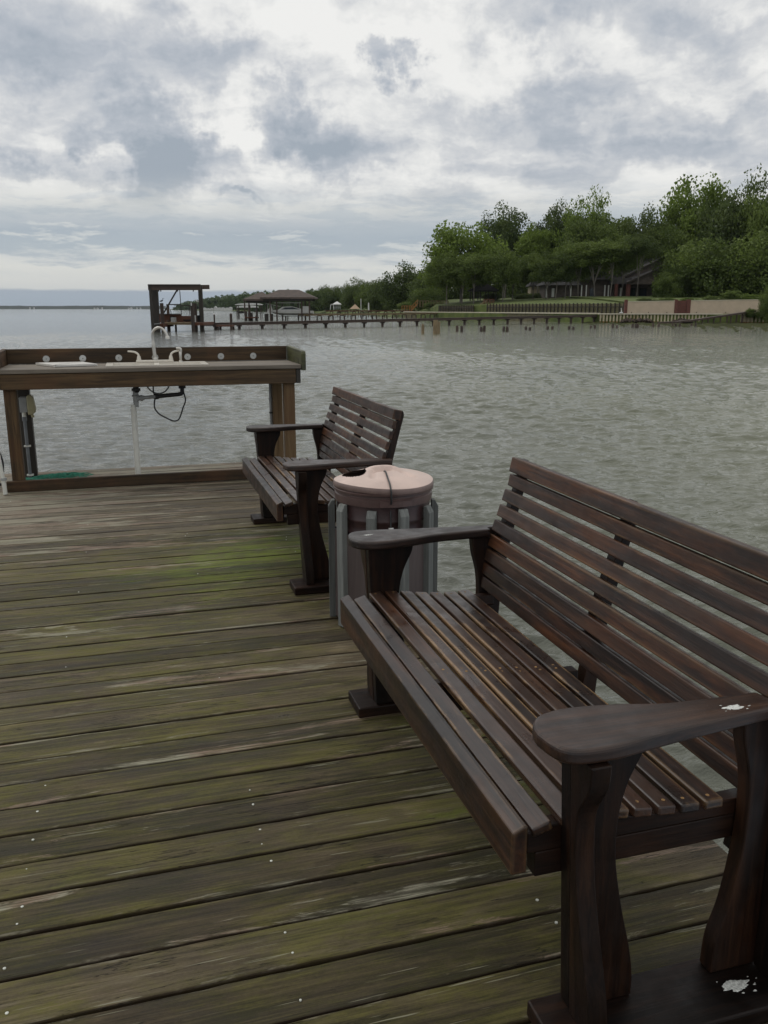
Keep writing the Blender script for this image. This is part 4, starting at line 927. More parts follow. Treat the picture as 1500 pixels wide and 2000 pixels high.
tree(1140, 366, 48, 530, 235, 'leaf_yellow', 'feathery light green tree with a sparse top in the middle of the lawn', 583, 3, 2, G1)
tree(1150, 412, 56, 545, 228, 'leaf_mid', 'wide mid green oak right below the feathery tree top', 583, 0, 2, G1)
tree(1200, 408, 42, 520, 240, 'leaf_mid', 'mid green oak right of the feathery sparse tree', 583, 2, 3, G1)
tree(1250, 402, 50, 540, 232, 'leaf_dark', 'dark tree just left of the big light green dome', 584, 1, 3, G1)
tree(1340, 338, 72, 520, 235, 'leaf_yellow', 'large light green domed tree, highest of the row behind the pink wall', 584, 0, 0, G1)
tree(1312, 430, 50, 560, 222, 'leaf_mid', 'mid green tree in front of the light green dome, over the house gable', 585, 4, 0, G1)
tree(1400, 365, 62, 570, 218, 'leaf_dark', 'dark broad oak behind the middle of the pink wall', 585, 4, 1, G1)
tree(1462, 330, 62, 530, 225, 'leaf_dark', 'dark tall tree with a ragged sparse top near the right edge', 585, 3, 1, G1)
tree(1480, 352, 66, 560, 214, 'leaf_mid', 'broad mid green oak under the ragged dark top by the right edge', 585, 2, 1, G1)
tree(1560, 350, 80, 580, 205, 'leaf_dark', 'dark oak cut by the right edge of the view', 585, 0, 2, G1)
tree(1400, 455, 80, 592, 198, 'leaf_mid', 'low broad tree mass right behind the pink wall', 586, 4, 3, G1)
tree(1500, 440, 75, 592, 192, 'leaf_mid', 'low spreading tree at the right end of the pink wall', 586, 4, 0, G1)
tree(1338, 470, 58, 592, 204, 'leaf_mid', 'low green tree hiding the right side of the house', 586, 4, 1, G1)
# lower drooping oaks with visible trunks
LO = 'slender grey trunked oaks along the lawn edge'
for i, (x, yt, hw, yb, D, b, m, c_, lab) in enumerate([
    (872, 492, 40, 568, 222, 590, 'leaf_mid', 1, 'leaning grey oak left of the dark roofed gazebo'),
    (902, 500, 36, 562, 219, 589, 'leaf_mid', 2, 'forked oak just left of the gazebo'),
    (925, 488, 44, 560, 217, 589, 'leaf_mid', 4, 'oak with a thick trunk beside the gazebo corner'),
    (981, 480, 40, 562, 214, 588, 'leaf_mid', 1, 'thin pale trunked oak right of the gazebo'),
    (1000, 500, 38, 560, 222, 584, 'leaf_dark', 2, 'dark forked oak between gazebo and house'),
    (1040, 490, 36, 555, 220, 584, 'leaf_mid', 4, 'oak in front of the tan gabled wall'),
    (1069, 495, 34, 558, 208, 589, 'leaf_mid', 1, 'oak before the left wing of the house'),
    (1084, 488, 32, 556, 207, 589, 'leaf_dark', 2, 'darker oak close beside the left wing'),
    (1102, 478, 36, 552, 209, 587, 'leaf_mid', 4, 'oak with a pale slanted trunk before the house'),
    (1128, 475, 36, 538, 207, 588, 'leaf_mid', 1, 'upright dark trunked oak before the house columns'),
    (1160, 465, 52, 530, 207, 588, 'leaf_mid', 0, 'many stemmed spreading oak in front of the house'),
    (1190, 470, 34, 522, 205, 586, 'leaf_mid', 2, 'small oak right behind the many stemmed oak'),
    (1242, 455, 34, 512, 205, 585, 'leaf_dark', 1, 'slim trunked oak in front of the brick pillars')]):
    tree(x, yt, hw, yb - (14 if x > 1095 else 8), D, m, lab, b, c_, i % 4, LO, tw=.8)
tree(1212, 462, 36, 530, 209, 'leaf_mid', 'mid green oak crown hanging over the left edge of the gable roof', 586, 1, 2, LO, tw=.6)
tree(1112, 470, 40, 548, 212, 'leaf_mid', 'mid green oak veiling the roof of the left wing', 586, 0, 1, LO, tw=.6)
# middle distance
MD = 'trees along the receding shore'
for (x, yt, hw, yb, D, m, c_, lab) in [
    (790, 512, 46, 600, 330, 'leaf_dark', 1, 'dark rounded tree left of the first yellow green oak'),
    (838, 520, 34, 600, 262, 'leaf_dark', 4, 'dark tree filling the gap before the yellow green oak'),
    (830, 556, 34, 604, 252, 'leaf_mid', 4, 'low bright bushy tree above the orange stairs'),
    (750, 540, 40, 606, 380, 'leaf_dark', 4, 'dark tree left of the rounded one'),
    (700, 543, 38, 602, 430, 'leaf_dark', 1, 'dark tree above the tan canopy'),
    (725, 546, 32, 603, 410, 'leaf_mid', 2, 'mid green tree right of the tan canopy'),
    (662, 556, 36, 603, 500, 'leaf_dark', 4, 'dark low tree behind the small white kiosk'),
    (685, 556, 22, 603, 470, 'leaf_mid', 2, 'mid green tree right of the kiosk'),
    (636, 558, 32, 603, 560, 'leaf_dark', 1, 'dark tree right of the boathouse roof'),
    (610, 564, 30, 603, 620, 'leaf_dark', 4, 'low dark tree touching the boathouse eave')]:
    tree(x, yt, hw, yb, D, m, lab, c_ and 604, c_, 0, MD, zg=-.2)
i = 0
x = 352
while x < 640:
    D = 1900 - (x - 345) * 6.2 if x < 500 else 900 - (x - 500) * 2.2
    top = 594 - (x - 352) * .20 if x < 450 else 574 - (x - 450) * .05
    tree(x, top + random.uniform(-3, 2.5), random.uniform(15, 22), 608, D, 'leaf_far', nth(i + 1) + ' far-off tree, counted rightward, of the wooded shore behind the boat lift and boathouse', 603, 5 + i % 2, None, 'far trees of the wooded shore', zg=WATER_Z + .5, name='far_tree')
    x += random.uniform(5, 8); i += 1
# understorey behind the lawn
for (x, yt, hw, D, lab) in [(850, 520, 50, 300, 'dark wooded thicket behind the left end of the lawn'), (920, 505, 52, 300, 'dark wooded thicket behind the gazebo'), (990, 500, 52, 300, 'dark thicket between gazebo and house'), (1060, 500, 52, 296, 'dark thicket behind the left wing of the house'),
        (1130, 470, 52, 290, 'dark thicket behind the middle of the house roof'), (1200, 455, 52, 285, 'dark thicket behind the house chimneys'), (1265, 450, 50, 280, 'dark thicket behind the right gable'), (1355, 470, 60, 262, 'dark thicket right of the house'), (1440, 460, 60, 255, 'dark thicket deep behind the pink wall'), (1525, 460, 60, 250, 'dark thicket at the far right edge')]:
    tree(x, yt, hw, 612, D, 'leaf_dark', lab, 584, 4, None, 'dark thickets closing the view behind the lawn')
# bushes
def bush(x, ytop, hw, ybot, D, m, label, c_=4, name='bush', group='bushes along the pink wall and bank'):
    zb_ = Zy(ybot, D); zt = Zy(ytop, D); r = hw * D / 1687.; o = bpy.data.objects.new(name, (CR + FAR)[c_]); COL.objects.link(o)
    place(o, Ux(x, D), D, zb_ + (zt - zb_) * .42); o.scale = (r, r, (zt - zb_) * .62); o.material_slots[0].link = 'OBJECT'; o.material_slots[0].material = M[m]
    tag(o, label, 'bush', group)
bush(1498, 560, 22, 632, 149, 'leaf_mid', 'tall green bush at the right edge, end of the pink wall', 1)
bush(1468, 600, 14, 622, 150, 'leaf_mid', 'low bush spilling over the right end of the pink wall', 2)
bush(1428, 565, 22, 590, 168, 'leaf_mid', 'rounded bright bush above the right half of the pink wall', 0)
bush(1462, 572, 28, 592, 170, 'leaf_yellow', 'light green mound above the far end of the pink wall', 2)
bush(1390, 576, 22, 592, 170, 'leaf_mid', 'green bush above the pink wall right of the gate', 2)
bush(1345, 580, 20, 592, 168, 'leaf_mid', 'low bush over the brick gate', 2)
bush(1300, 580, 22, 592, 169, 'leaf_mid', 'low bush over the left pink wall panel near the gate', 4)
bush(1262, 581, 22, 591, 170, 'leaf_dark', 'low dark bush over the left pink wall panel', 2)
bush(1302, 530, 30, 592, 196, 'leaf_mid', 'large green shrub at the right corner of the house', 0, group=None)
for (x, h) in ((1020, 12), (1045, 12), (960, 12), (1085, 9)):
    bush(x, 584 - h * 1.1, 24, 586, 232, 'leaf_dark', {1020: 'dark hedge between gazebo and tan gable', 1045: 'dark hedge under the tan gable', 960: 'dark shrub behind the gazebo', 1085: 'dark shrub by the left wing of the house'}[x], 4, group=None)
for (x, hw, D) in ((850, 26, 236), (800, 28, 290), (770, 24, 330), (735, 20, 380)):
    bush(x, 588 if x > 790 else 593, hw, 606, D, 'leaf_mid', {850: 'bushy growth beside the red stairs', 800: 'bushes behind the orange stairs', 770: 'shore bushes right of the white flagpole', 735: 'small shore bush by the flagpole'}[x], 0, group='shore bushes left of the lawn')

# ---- houses and gazebo
def house():
    D0 = 224.; zg = Zy(585, D0); t = bthing('house', 'low brown house with steep dark grey gables and brick pillars, half hidden by oaks', 'house', Ux(1180, D0), D0, zg)
    U_ = lambda x, D=D0: Ux(x, D) - Ux(1180, D0)
    Z_ = lambda y, D=D0: Zy(y, D) - zg
    MB().box(U_(1064), U_(1128), 0, 9, 0, Z_(556)).build('wing_wall', 'darkwall', t)
    mb = MB(); a, b = U_(1058), U_(1134); mb.add([(a, -1, Z_(557)), (b, -1, Z_(557)), (b, 10, Z_(557)), (a, 10, Z_(557)), (a + 2, 4.5, Z_(537)), (b - 1, 4.5, Z_(537))], [(0, 1, 5, 4), (1, 2, 5), (2, 3, 4, 5), (3, 0, 4), (3, 2, 1, 0)]); mb.build('wing_roof', 'dark_roof', t)
    MB().box(U_(1128), U_(1292), .5, 11, 0, Z_(545.6)).build('main_wall', 'darkwall', t)
    mb = MB(); mb.add([(U_(1126), -1, Z_(546)), (U_(1222), -1, Z_(546)), (U_(1222), 7, Z_(512)), (U_(1140), 7, Z_(514)), (U_(1126), 14, Z_(546)), (U_(1222), 14, Z_(546))], [(0, 1, 2, 3), (3, 2, 5, 4), (0, 3, 4), (1, 5, 2)]); mb.build('main_roof', 'grey_roof', t)
    mb = MB(); mb.prism([(U_(1186), Z_(555)), (U_(1228), Z_(555)), (U_(1226), Z_(544)), (U_(1189), Z_(544))][::-1], 'y', -2.2, .4); mb.build('porch_roof', 'grey_roof', t)
    for (x0, y0, x1, y1, dy_, th) in ((1208, 546, 1288, 505, -1.5, 3.4), (1214, 556, 1300, 517, -3., 3.0)):
        mb = MB(); mb.prism([(U_(x0), Z_(y0)), (U_(x1), Z_(y1)), (U_(x1), Z_(y1) + .5), (U_(x0), Z_(y0) + .5)][::-1], 'y', dy_, dy_ + .3); mb.build('rake_board', 'dark_post_x', t)
        mb = MB(); q = 5.5; mb.add([(U_(x0), dy_ + .3, Z_(y0) + .5), (U_(x1), dy_ + .3, Z_(y1) + .5), (U_(x1), dy_ + q, Z_(y1) + .5 + 1.2), (U_(x0) + 2, dy_ + q, Z_(y0) + .5 + 3.6)], [(0, 1, 2, 3)]); mb.build('gable_roof', 'grey_roof', t)
        mb = MB(); mb.prism([(U_(x0) + .6, Z_(556)), (U_(x1), Z_(556)), (U_(x1), Z_(y1)), (U_(x0) + .6, Z_(y0))][::-1], 'y', dy_ + .35, dy_ + .5); mb.build('gable_wall', 'darkwall', t)
    for (x, y0, y1) in ((1164.5, 518, 540), (1189, 514, 540)): MB().box(U_(x) - .6, U_(x) + .6, 1.5, 3.2, Z_(548), Z_(y0)).build('chimney', 'tan', t)
    for (x0, x1) in ((1193.5, 1199), (1215.5, 1223)): MB().box(U_(x0), U_(x1), -2.6, -2.0, 0, Z_(555)).build('pillar', 'brick', t)
    for x in (1112, 1133, 1142, 1178, 1185): MB().box(U_(x) - .14, U_(x) + .14, -.7, -.45, 0, Z_(557)).build('column', 'white', t)
    for (x0, x1, y0, y1) in ((1064.5, 1067, 560, 581), (1076, 1081, 563, 580), (1069, 1073, 552, 558)):
        f = MB().box(U_(x0), U_(x1), -.06, .02, Z_(y1), Z_(y0)).build('window', 'white', t)
    for (x0, x1) in ((1228, 1240), (1246, 1262), (1150, 1160)):
        f = MB().box(U_(x0), U_(x1), .40, .48, Z_(580), Z_(562)).build('window', 'dark_post_z', t); MB().box(U_(x0) + .15, U_(x1) - .15, .36, .39, Z_(579), Z_(563)).build('pane', 'glass', f)
    MB().box(U_(1209), U_(1212.5), -.02, .45, .05, Z_(562)).build('door', 'white', t)
house()
def hiphouse(name, label, cat, x0, x1, D, dep, yg, ye, yr, wall, roof, over=.7, posts=False, win=None):
    zg = Zy(yg, D); uc = Ux((x0 + x1) / 2, D); t = bthing(name, label, cat, uc, D, zg); a = Ux(x0, D) - uc; b = -a; ze = Zy(ye, D) - zg; zr = Zy(yr, D) - zg
    if posts:
        for x in np.linspace(a, b, 4):
            for y in (0, dep): MB().box(x - .12, x + .12, y - .12, y + .12, 0, ze).build('post', wall, t)
        MB().box(a, b, -.05, .05, .8, .95).build('railing', wall, t)
    else: MB().box(a, b, 0, dep, 0, ze).build('wall', wall, t)
    r = min(dep / 2, (b - a) / 2) * .95; mb = MB()
    mb.add([(a - over, -over, ze), (b + over, -over, ze), (b + over, dep + over, ze), (a - over, dep + over, ze), (a + r, dep / 2, zr), (b - r, dep / 2, zr), (a - over, -over, ze - .25), (b + over, -over, ze - .25), (b + over, dep + over, ze - .25), (a - over, dep + over, ze - .25)],
           [(0, 1, 5, 4), (1, 2, 5), (2, 3, 4, 5), (3, 0, 4), (0, 6, 7, 1), (1, 7, 8, 2), (2, 8, 9, 3), (3, 9, 6, 0), (9, 8, 7, 6)]); mb.build('roof', roof, t)
    for (wx0, wx1, wy0, wy1) in (win or []):
        f = MB().box(Ux(wx0, D) - uc, Ux(wx1, D) - uc, -.05, .02, Zy(wy1, D) - zg, Zy(wy0, D) - zg).build('window', 'white', t)
    return t
hiphouse('gazebo', 'dark roofed open gazebo among the oaks on the lawn', 'gazebo', 922, 968, 226, 5.5, 587, 567, 551, 'dark_post_z', 'dark_roof', posts=True)
hiphouse('house', 'tan gabled house wall glimpsed between trunks left of the main house', 'house', 1036, 1052, 262, 6, 580, 558, 544, 'tan', 'dark_roof')

# ---- stairs
def stairs(name, label, x0, y0, x1, y1, D, wd, m, cat='stairs', rails=True):
    ua, za = at(x0, y0, D); ub, zb_ = at(x1, y1, D); t = bthing(name, label, cat, ua, D, za); L = ub - ua; H_ = zb_ - za; n = max(4, int(abs(H_) / .22)); mb = MB()
    for k in range(n): mb.box(min(L * k / n, L * (k + 1) / n), max(L * k / n, L * (k + 1) / n), 0, wd, H_ * (k + 1) / n - .06, H_ * (k + 1) / n)
    mb.build('treads', m, t)
    for y in (-.06, wd + .06):
        MB().beam((0, y, -.1), (L, y, H_ - .1), .06, .35).build('stringer', m, t)
        if rails:
            MB().beam((0, y, .95), (L, y, H_ + .95), .08, .12).build('handrail', m, t)
            for k in range(4): q = k / 3; MB().box(L * q - .05, L * q + .05, y - .05, y + .05, H_ * q - .1, H_ * q + .95).build('baluster', m, t)
    return t
M['tan_wood'] = plain('tan_lumber', (.20, .15, .085), .8, var=.2, scale=2)
M['red_wood'] = plain('red_brown_lumber', (.10, .040, .022), .8, var=.2, scale=2)
stairs('stairs', 'tan wooden stairs climbing through the timber retaining wall to the lawn', 926, 610, 950, 595, 209, 2.2, 'tan_wood')
stairs('stairs', 'bright orange new wooden stairs left of the lawn', 803, 606, 816, 592, 246, 1.6, 'orange_wood')
stairs('stairs', 'red brown stairs beside the bright orange ones', 838, 607, 857, 595, 236, 2., 'red_wood')
def frame_rail(name, label, x0, x1, y0, y1, D, n, m, dep=2.5, cat='railing'):
    u0, z0 = at(x0, y1, D); u1, z1 = at(x1, y0, D); t = bthing(name, label, cat, u0, D, z0); L = u1 - u0; H_ = z1 - z0
    for y in (0, dep):
        mb = MB(); mb.box(0, L, y - .05, y + .05, H_ - .12, H_); mb.box(0, L, y - .04, y + .04, H_ * .5, H_ * .5 + .08); mb.build('rail', m, t)
        for k in range(n + 1): MB().box(L * k / n - .07, L * k / n + .07, y - .07, y + .07, 0, H_ - .12).build('post', m, t)
    return t
frame_rail('landing_rail', 'orange wooden landing rail at the top of the tan stairs', 946, 965, 584, 596, 207, 3, 'red_wood')
frame_rail('deck_rail', 'grey railed wooden platform left of the lawn above the red stairs', 842, 876, 587, 597, 233, 6, 'tan_wood', 4)
frame_rail('deck_rail', 'orange railed landing at the foot of the orange stairs', 785, 805, 597, 607, 248, 4, 'orange_wood', 2)
frame_rail('deck_rail', 'grey railing at the top of the orange stairs', 815, 838, 587, 600, 243, 4, 'tan_wood', 3)

# ---- piers
def pier(label, pts, n, wd, th, m, zfun, group=None, pair=True, cap=True, zbot=WATER_Z - 1.):
    (x0, D0), (x1, D1) = pts; u0, u1 = Ux(x0, D0), Ux(x1, D1); L = math.hypot(u1 - u0, D1 - D0); turn = math.atan2(D1 - D0, u1 - u0); za, zb_ = zfun
    t = bthing('pier', label, 'pier', u0, D0, WATER_Z, group, turn); A = za - WATER_Z; B = zb_ - WATER_Z; mb = MB(); nb = int(L / .32)
    for k in range(nb):
        q = (k + .5) / nb; z = A + (B - A) * q; a = L * k / nb; mb.box(a + .02, a + L / nb - .01, -wd / 2 + random.uniform(-.05, .05), wd / 2, z - .05, z)
    mb.build('planks', m, t)
    for y in (-wd / 2 + .12, wd / 2 - .12): MB().beam((0, y, A - th / 2 - .055), (L, y, B - th / 2 - .055), .08, th).build('stringer', m, t)
    for k in range(n):
        q = (k + .5) / n; z = A + (B - A) * q; a = L * q
        MB().box(a - .09, a + .09, -wd * .34, wd * .34, z - th - .06 - .16, z - th - .06).build('cross_beam', 'pier_y', t)
        for y in ((-wd / 2 + .2, wd / 2 - .2) if pair else (0,)):
            MB().tube([(a, y, zbot - WATER_Z), (a, y, z - th - .225)], random.uniform(.13, .16) * (1 if pair else 1.35), 8).build('pile', 'pier_z', t)
    return t
pier('long low brown pier on short piles crossing from the boat lift to the shore', ((395, 106), (1172, 160)), 24, 1.5, .32, 'pier_x', (-.28, .36), pair=False)
pier('second wooden pier joining the double roofed boathouse to the shore', ((588, 186), (870, 222)), 14, 1.8, .3, 'tan_wood', (.32, .48))
pier('distant dark pier behind the boathouse pier', ((640, 285), (860, 262)), 14, 2., .3, 'red_wood', (.9, 1.0))
def sloping_walk():
    D0 = 150; u0, z0 = at(1290, 629, 146); u1, z1 = at(1478, 606, 150); t = bthing('walkway', 'collapsed wooden walkway sloping up to the right in front of the pink wall', 'walkway', u0, 146, z0); L = u1 - u0; H_ = z1 - z0
    mb = MB(); n = 40
    for k in range(n):
        q0 = k / n; q1 = (k + .93) / n; f = lambda q: H_ * max(0, (q - .18) / .82) ** 1.0 + (.10 * math.sin(q * 9)) * (q < .3)
        mb.add([(L * q0, 0 + 4 * q0, f(q0)), (L * q1, 4 * q1, f(q1)), (L * q1, 4 * q1 + 1.6, f(q1)), (L * q0, 4 * q0 + 1.6, f(q0)), (L * q0, 4 * q0, f(q0) - .3), (L * q1, 4 * q1, f(q1) - .3), (L * q1, 4 * q1 + 1.6, f(q1) - .3), (L * q0, 4 * q0 + 1.6, f(q0) - .3)], [(0, 1, 2, 3), (7, 6, 5, 4), (0, 4, 5, 1), (2, 6, 7, 3), (1, 5, 6, 2), (0, 3, 7, 4)])
    mb.build('planks', 'pier_x', t)
    for q in (.37, .44, .5, .56, .63, .70, .74, .8, .86):
        zt = H_ * max(0, (q - .18) / .82) - .3; MB().tube([(L * q, 4 * q + .3, -1.2), (L * q, 4 * q + .3, zt)], .14, 8).build('pile', 'pier_z', t)
sloping_walk()
for i, (x, y0, y1) in enumerate([(826, 633, 652), (851, 625, 653), (855, 628, 652), (893, 636, 648), (902, 636.5, 649), (940, 638, 648), (946, 636, 648), (984, 637.5, 648), (991, 637.5, 648), (1027.5, 637.5, 645), (1035, 639, 646), (1070, 637, 644), (1079, 637, 644), (1112, 637, 644), (1120, 637.5, 644.5), (1154, 635.5, 641.5), (1162, 635, 642), (1197, 632.5, 641), (1205, 635, 641), (1236, 632, 640), (1242, 632, 641), (1246, 632, 641), (1276, 631, 639), (1287, 631, 639), (1314, 631, 637), (1320, 632, 638), (1328, 632, 639), (1351, 632, 637), (1359, 631, 638)]):
    D = min(2.52 * 1736 / (y1 - 603), 150); u, z = at(x, y0, D); r = .26 if i in (1, 2) else .16
    mb = MB(); mb.tube([(0, 0, -1), (0, 0, (z - WATER_Z) * .6), (random.uniform(-.04, .04), 0, z - WATER_Z)], [r, r, r * random.uniform(.6, .95)], 8); o = mb.build('broken_pile', 'pier_z')
    if i in (0, 1, 2): mb2 = o; o.data.materials[0] = M['tan_wood']
    place(o, u, D, WATER_Z)
    lab = {0: 'lone thin broken pile left of the thick pale pair', 1: 'thickest pale broken pile of the row in the shallows', 2: 'shorter pale pile touching the thickest one'}.get(i, 'short dark broken stump, ' + nth(max(1, i - 2)) + ' to the right of the thick pale pile')
    tag(o, lab, 'pile', 'broken pile stumps in the shallows')
for (x0, x1, y0, D, lab) in ((1215, 1278, 622, 152, 'dark heap of broken timber at the foot of the seawall, left one'), (1318, 1352, 624, 150, 'small dark heap of debris near the start of the sloping walkway')):
    rg = random.Random(int(x0)); mb = MB(); L = Ux(x1, D) - Ux(x0, D); H_ = Zy(y0, D) - Zy(631, D)
    for k in range(46):
        q = rg.random(); x = (q - .5) * L; h = H_ * (1 - (2 * q - 1) ** 2) * rg.uniform(.3, 1.); s = rg.uniform(.12, .4)
        mb.box(x - s, x + s, -s + rg.uniform(-.5, .5), s, h * .5 - s * .4, h * .5 + s * .5, rot=Matrix.Rotation(rg.uniform(-1, 1), 3, 'Y') @ Matrix.Rotation(rg.uniform(-1, 1), 3, 'Z'))
    o = mb.build('debris_heap', 'rock'); place(o, (Ux(x0, D) + Ux(x1, D)) / 2, D, Zy(631, D) + .2); tag(o, lab, 'debris')
o = MB().tube([(0, 0, 0), (0, 0, .55)], .09, 8).tube([(-.3, 0, .08), (.25, 0, .08)], .12, 8).tube([(0, 0, .5), (-.1, 0, .95)], .06, 8).build('standpipe', 'white'); place(o, Ux(1214, 157), 157, .62); tag(o, 'small white standpipe on the seawall cap beside the first brick pillar', 'pipe')

# ---- boat lift frame at the end of the long pier
def boatlift():
    D0 = 98.; DB = 103.; u0 = Ux(345, D0); t = bthing('boat_lift', 'tall dark open boat lift frame with platform at the outer end of the long pier', 'boat lift', u0, D0, WATER_Z)
    def P(x, y, D=D0): u, z = at(x, y, D); return (u - u0, D - D0, z - WATER_Z)
    def bar(name, a, b, w_, h_, m='dark_post_z'): return MB().beam(a, b, w_, h_).build(name, m, t)
    def post(x, yt, D, wd, m='dark_post_z', name='post', zb=-1., dpt=None):
        u, z = at(x, yt, D); uu = u - u0; return MB().box(uu - wd / 2, uu + wd / 2, D - D0 - (dpt or wd) / 2, D - D0 + (dpt or wd) / 2, zb, z - WATER_Z).build(name, m, t)
    post(293.2, 558, 94, .26); post(301.5, 562, 95.5, .62, dpt=.3); post(391.6, 558, 98.5, .34); post(389, 560, 104, .26); post(306, 562, 104, .26)
    a = P(289.5, 561, 94); b = P(392, 561, 94); bar('top_beam', a, b, .2, .62, 'pier_x')
    a = P(296, 562, 103); b = P(409, 560.5, 103); bar('top_beam', a, b, .2, .50, 'pier_x')
    a = P(289.5, 556.6, 94); b = P(392, 556.6, 94); bar('top_cap', a, b, .6, .07, 'dark_post_x')
    for x in (297, 330, 365, 391): a = P(x, 560.5, 94.2); b = P(x, 560.5, 103); bar('cross_beam', a, b, .12, .35)
    bar('brace', P(346, 566, 95), P(320, 611, 95), .14, .14); bar('rod', P(351, 566, 96), P(354.5, 616, 96), .07, .07)
    for x in (310, 314, 347, 377.5): bar('hanger', P(x, 565, 94.4), P(x, 569.5, 94.4), .10, .10)
    for (x, yt, D, wd) in ((315.5, 592, 97, .42), (327.5, 594, 102, .36), (375, 592, 97, .40), (381, 592.5, 99, .36), (328, 625, 100, .3), (343, 630, 102, .25)):
        u, z = at(x, yt, D); MB().tube([(u - u0, D - D0, -1), (u - u0, D - D0, z - WATER_Z)], wd / 2, 12).build('piling', 'pier_z', t)
    def slab(x0, x1, y0, y1, D, dp, m, name='platform'):
        a_, z0_ = at(x0, y1, D); b_, z1_ = at(x1, y0, D); return MB().box(a_ - u0, b_ - u0, D - D0, D - D0 + dp, z0_ - WATER_Z, z1_ - WATER_Z).build(name, m, t)
    slab(308, 354, 614, 630, 101, .12, 'red_wood', 'side_board'); slab(354.5, 376, 617, 630, 101, .12, 'red_wood', 'side_board')
    slab(318, 376, 630, 634.5, 98, 5, 'tan_wood'); slab(297, 318, 632, 639, 96, 5, 'red_wood'); slab(376, 397, 630, 635.5, 97, 6, 'red_wood'); slab(309, 352, 612.5, 613.9, 100.6, .5, 'dark_post_x', 'shelf')
    slab(332, 341, 618, 627, 100.7, .25, 'dark_fill', 'opening'); slab(334, 341, 620, 629, 99.4, .8, 'pvc_grey', 'motor'); slab(381, 391, 616, 629, 99, .8, 'dark_fill', 'motor'); slab(379.5, 382, 616, 629, 97.2, .1, 'white', 'sign_board')
    slab(358, 372, 624, 627, 100.6, .3, 'dark_fill', 'opening')
    bar('handrail', P(328, 594.8, 102), P(353, 594.8, 102), .06, .12); bar('handrail', P(353, 596.6, 102), P(372, 596.6, 102), .06, .10); bar('rail_post', P(370, 596, 102), P(371, 616, 102), .07, .07); bar('rail_post', P(333, 604, 102), P(334.5, 615, 102), .07, .07)
    bar('ladder_rail', P(299.5, 622, 95), P(300.2, 633, 95), .06, .06, 'pvc_grey'); bar('ladder_rail', P(300, 633, 95), P(313, 631.5, 95), .06, .08, 'pvc_grey')
    slab(372.5, 374.5, 591, 597, 96.7, .05, 'white', 'reflector'); 
    for k in range(5): bar('slat', P(320 + 13 * k, 628, 97.9), P(320.4 + 13 * k, 633, 97.9), .10, .10, 'tan_wood')
boatlift()
def step_box():
    D = 106; t = bthing('landing', 'low brown landing with legs beside the long pier next to the boat lift', 'landing', Ux(440, D), D, WATER_Z)
    for x in (-.8, .8):
        for y in (-1., .6): MB().box(x - .12, x + .12, y - .12, y + .12, -1, .38).build('leg', 'pier_z', t)
    MB().box(-1.0, .9, -1.2, .7, .40, .58).build('top', 'red_wood', t)
step_box()
for (x, yt, lab) in ((414.5, 614.5, 'mooring post with a white cap left on the long pier'), (447.5, 615, 'thicker dark mooring post where the landing meets the long pier')):
    D = 105.; u, z = at(x, yt, D); o = bthing('mooring_post', lab, 'post', u, D + 1.2, WATER_Z); h = z - WATER_Z; r = .10 if x < 430 else .17
    MB().tube([(0, 0, -1), (0, 0, h)], r, 10).build('shaft', 'pier_z', o); MB().lathe([(r * 1.05, h), (r * .9, h + .12), (.01, h + .2)], seg=10).build('cap', 'white' if x < 430 else 'pier_z', o)
def bird(x, y, D, s, label, m, flip=1):
    u, z = at(x, y, D); mb = MB()
    mb.tube(smoothcurve([(-.30, 0, .20), (-.16, 0, .24), (0, 0, .29), (.12, 0, .36), (.17, 0, .44), (.15, 0, .53), (.19, 0, .60), (.25, 0, .61)], 3), [.012, .03, .05, .075, .09, .10, .105, .10, .09, .07, .055, .04, .035, .03, .028, .028, .034, .04, .045, .042, .035, .02][:22], 10)
    mb.tube([(.24, 0, .605), (.40, 0, .575)], [.016, .004], 6)
    for yy in (-.03, .03): mb.tube([(.02, yy, .24), (.03, yy, .0)], .008, 5)
    mb.tube([(-.28, .06, .21), (-.05, .085, .30), (.08, .07, .34)], [.01, .05, .02], 8); mb.tube([(-.28, -.06, .21), (-.05, -.085, .30), (.08, -.07, .34)], [.01, .05, .02], 8)
    o = mb.build('bird', m); place(o, u, D, z); o.scale = (s * flip, s, s); tag(o, label, 'bird')
bird(316, 592, 97, .85, 'grey heron-like bird hunched on the leftmost piling of the boat lift', 'bird_d')
bird(385, 592.5, 99, .8, 'pale bird perched on the right piling of the boat lift', 'bird_w', -1)

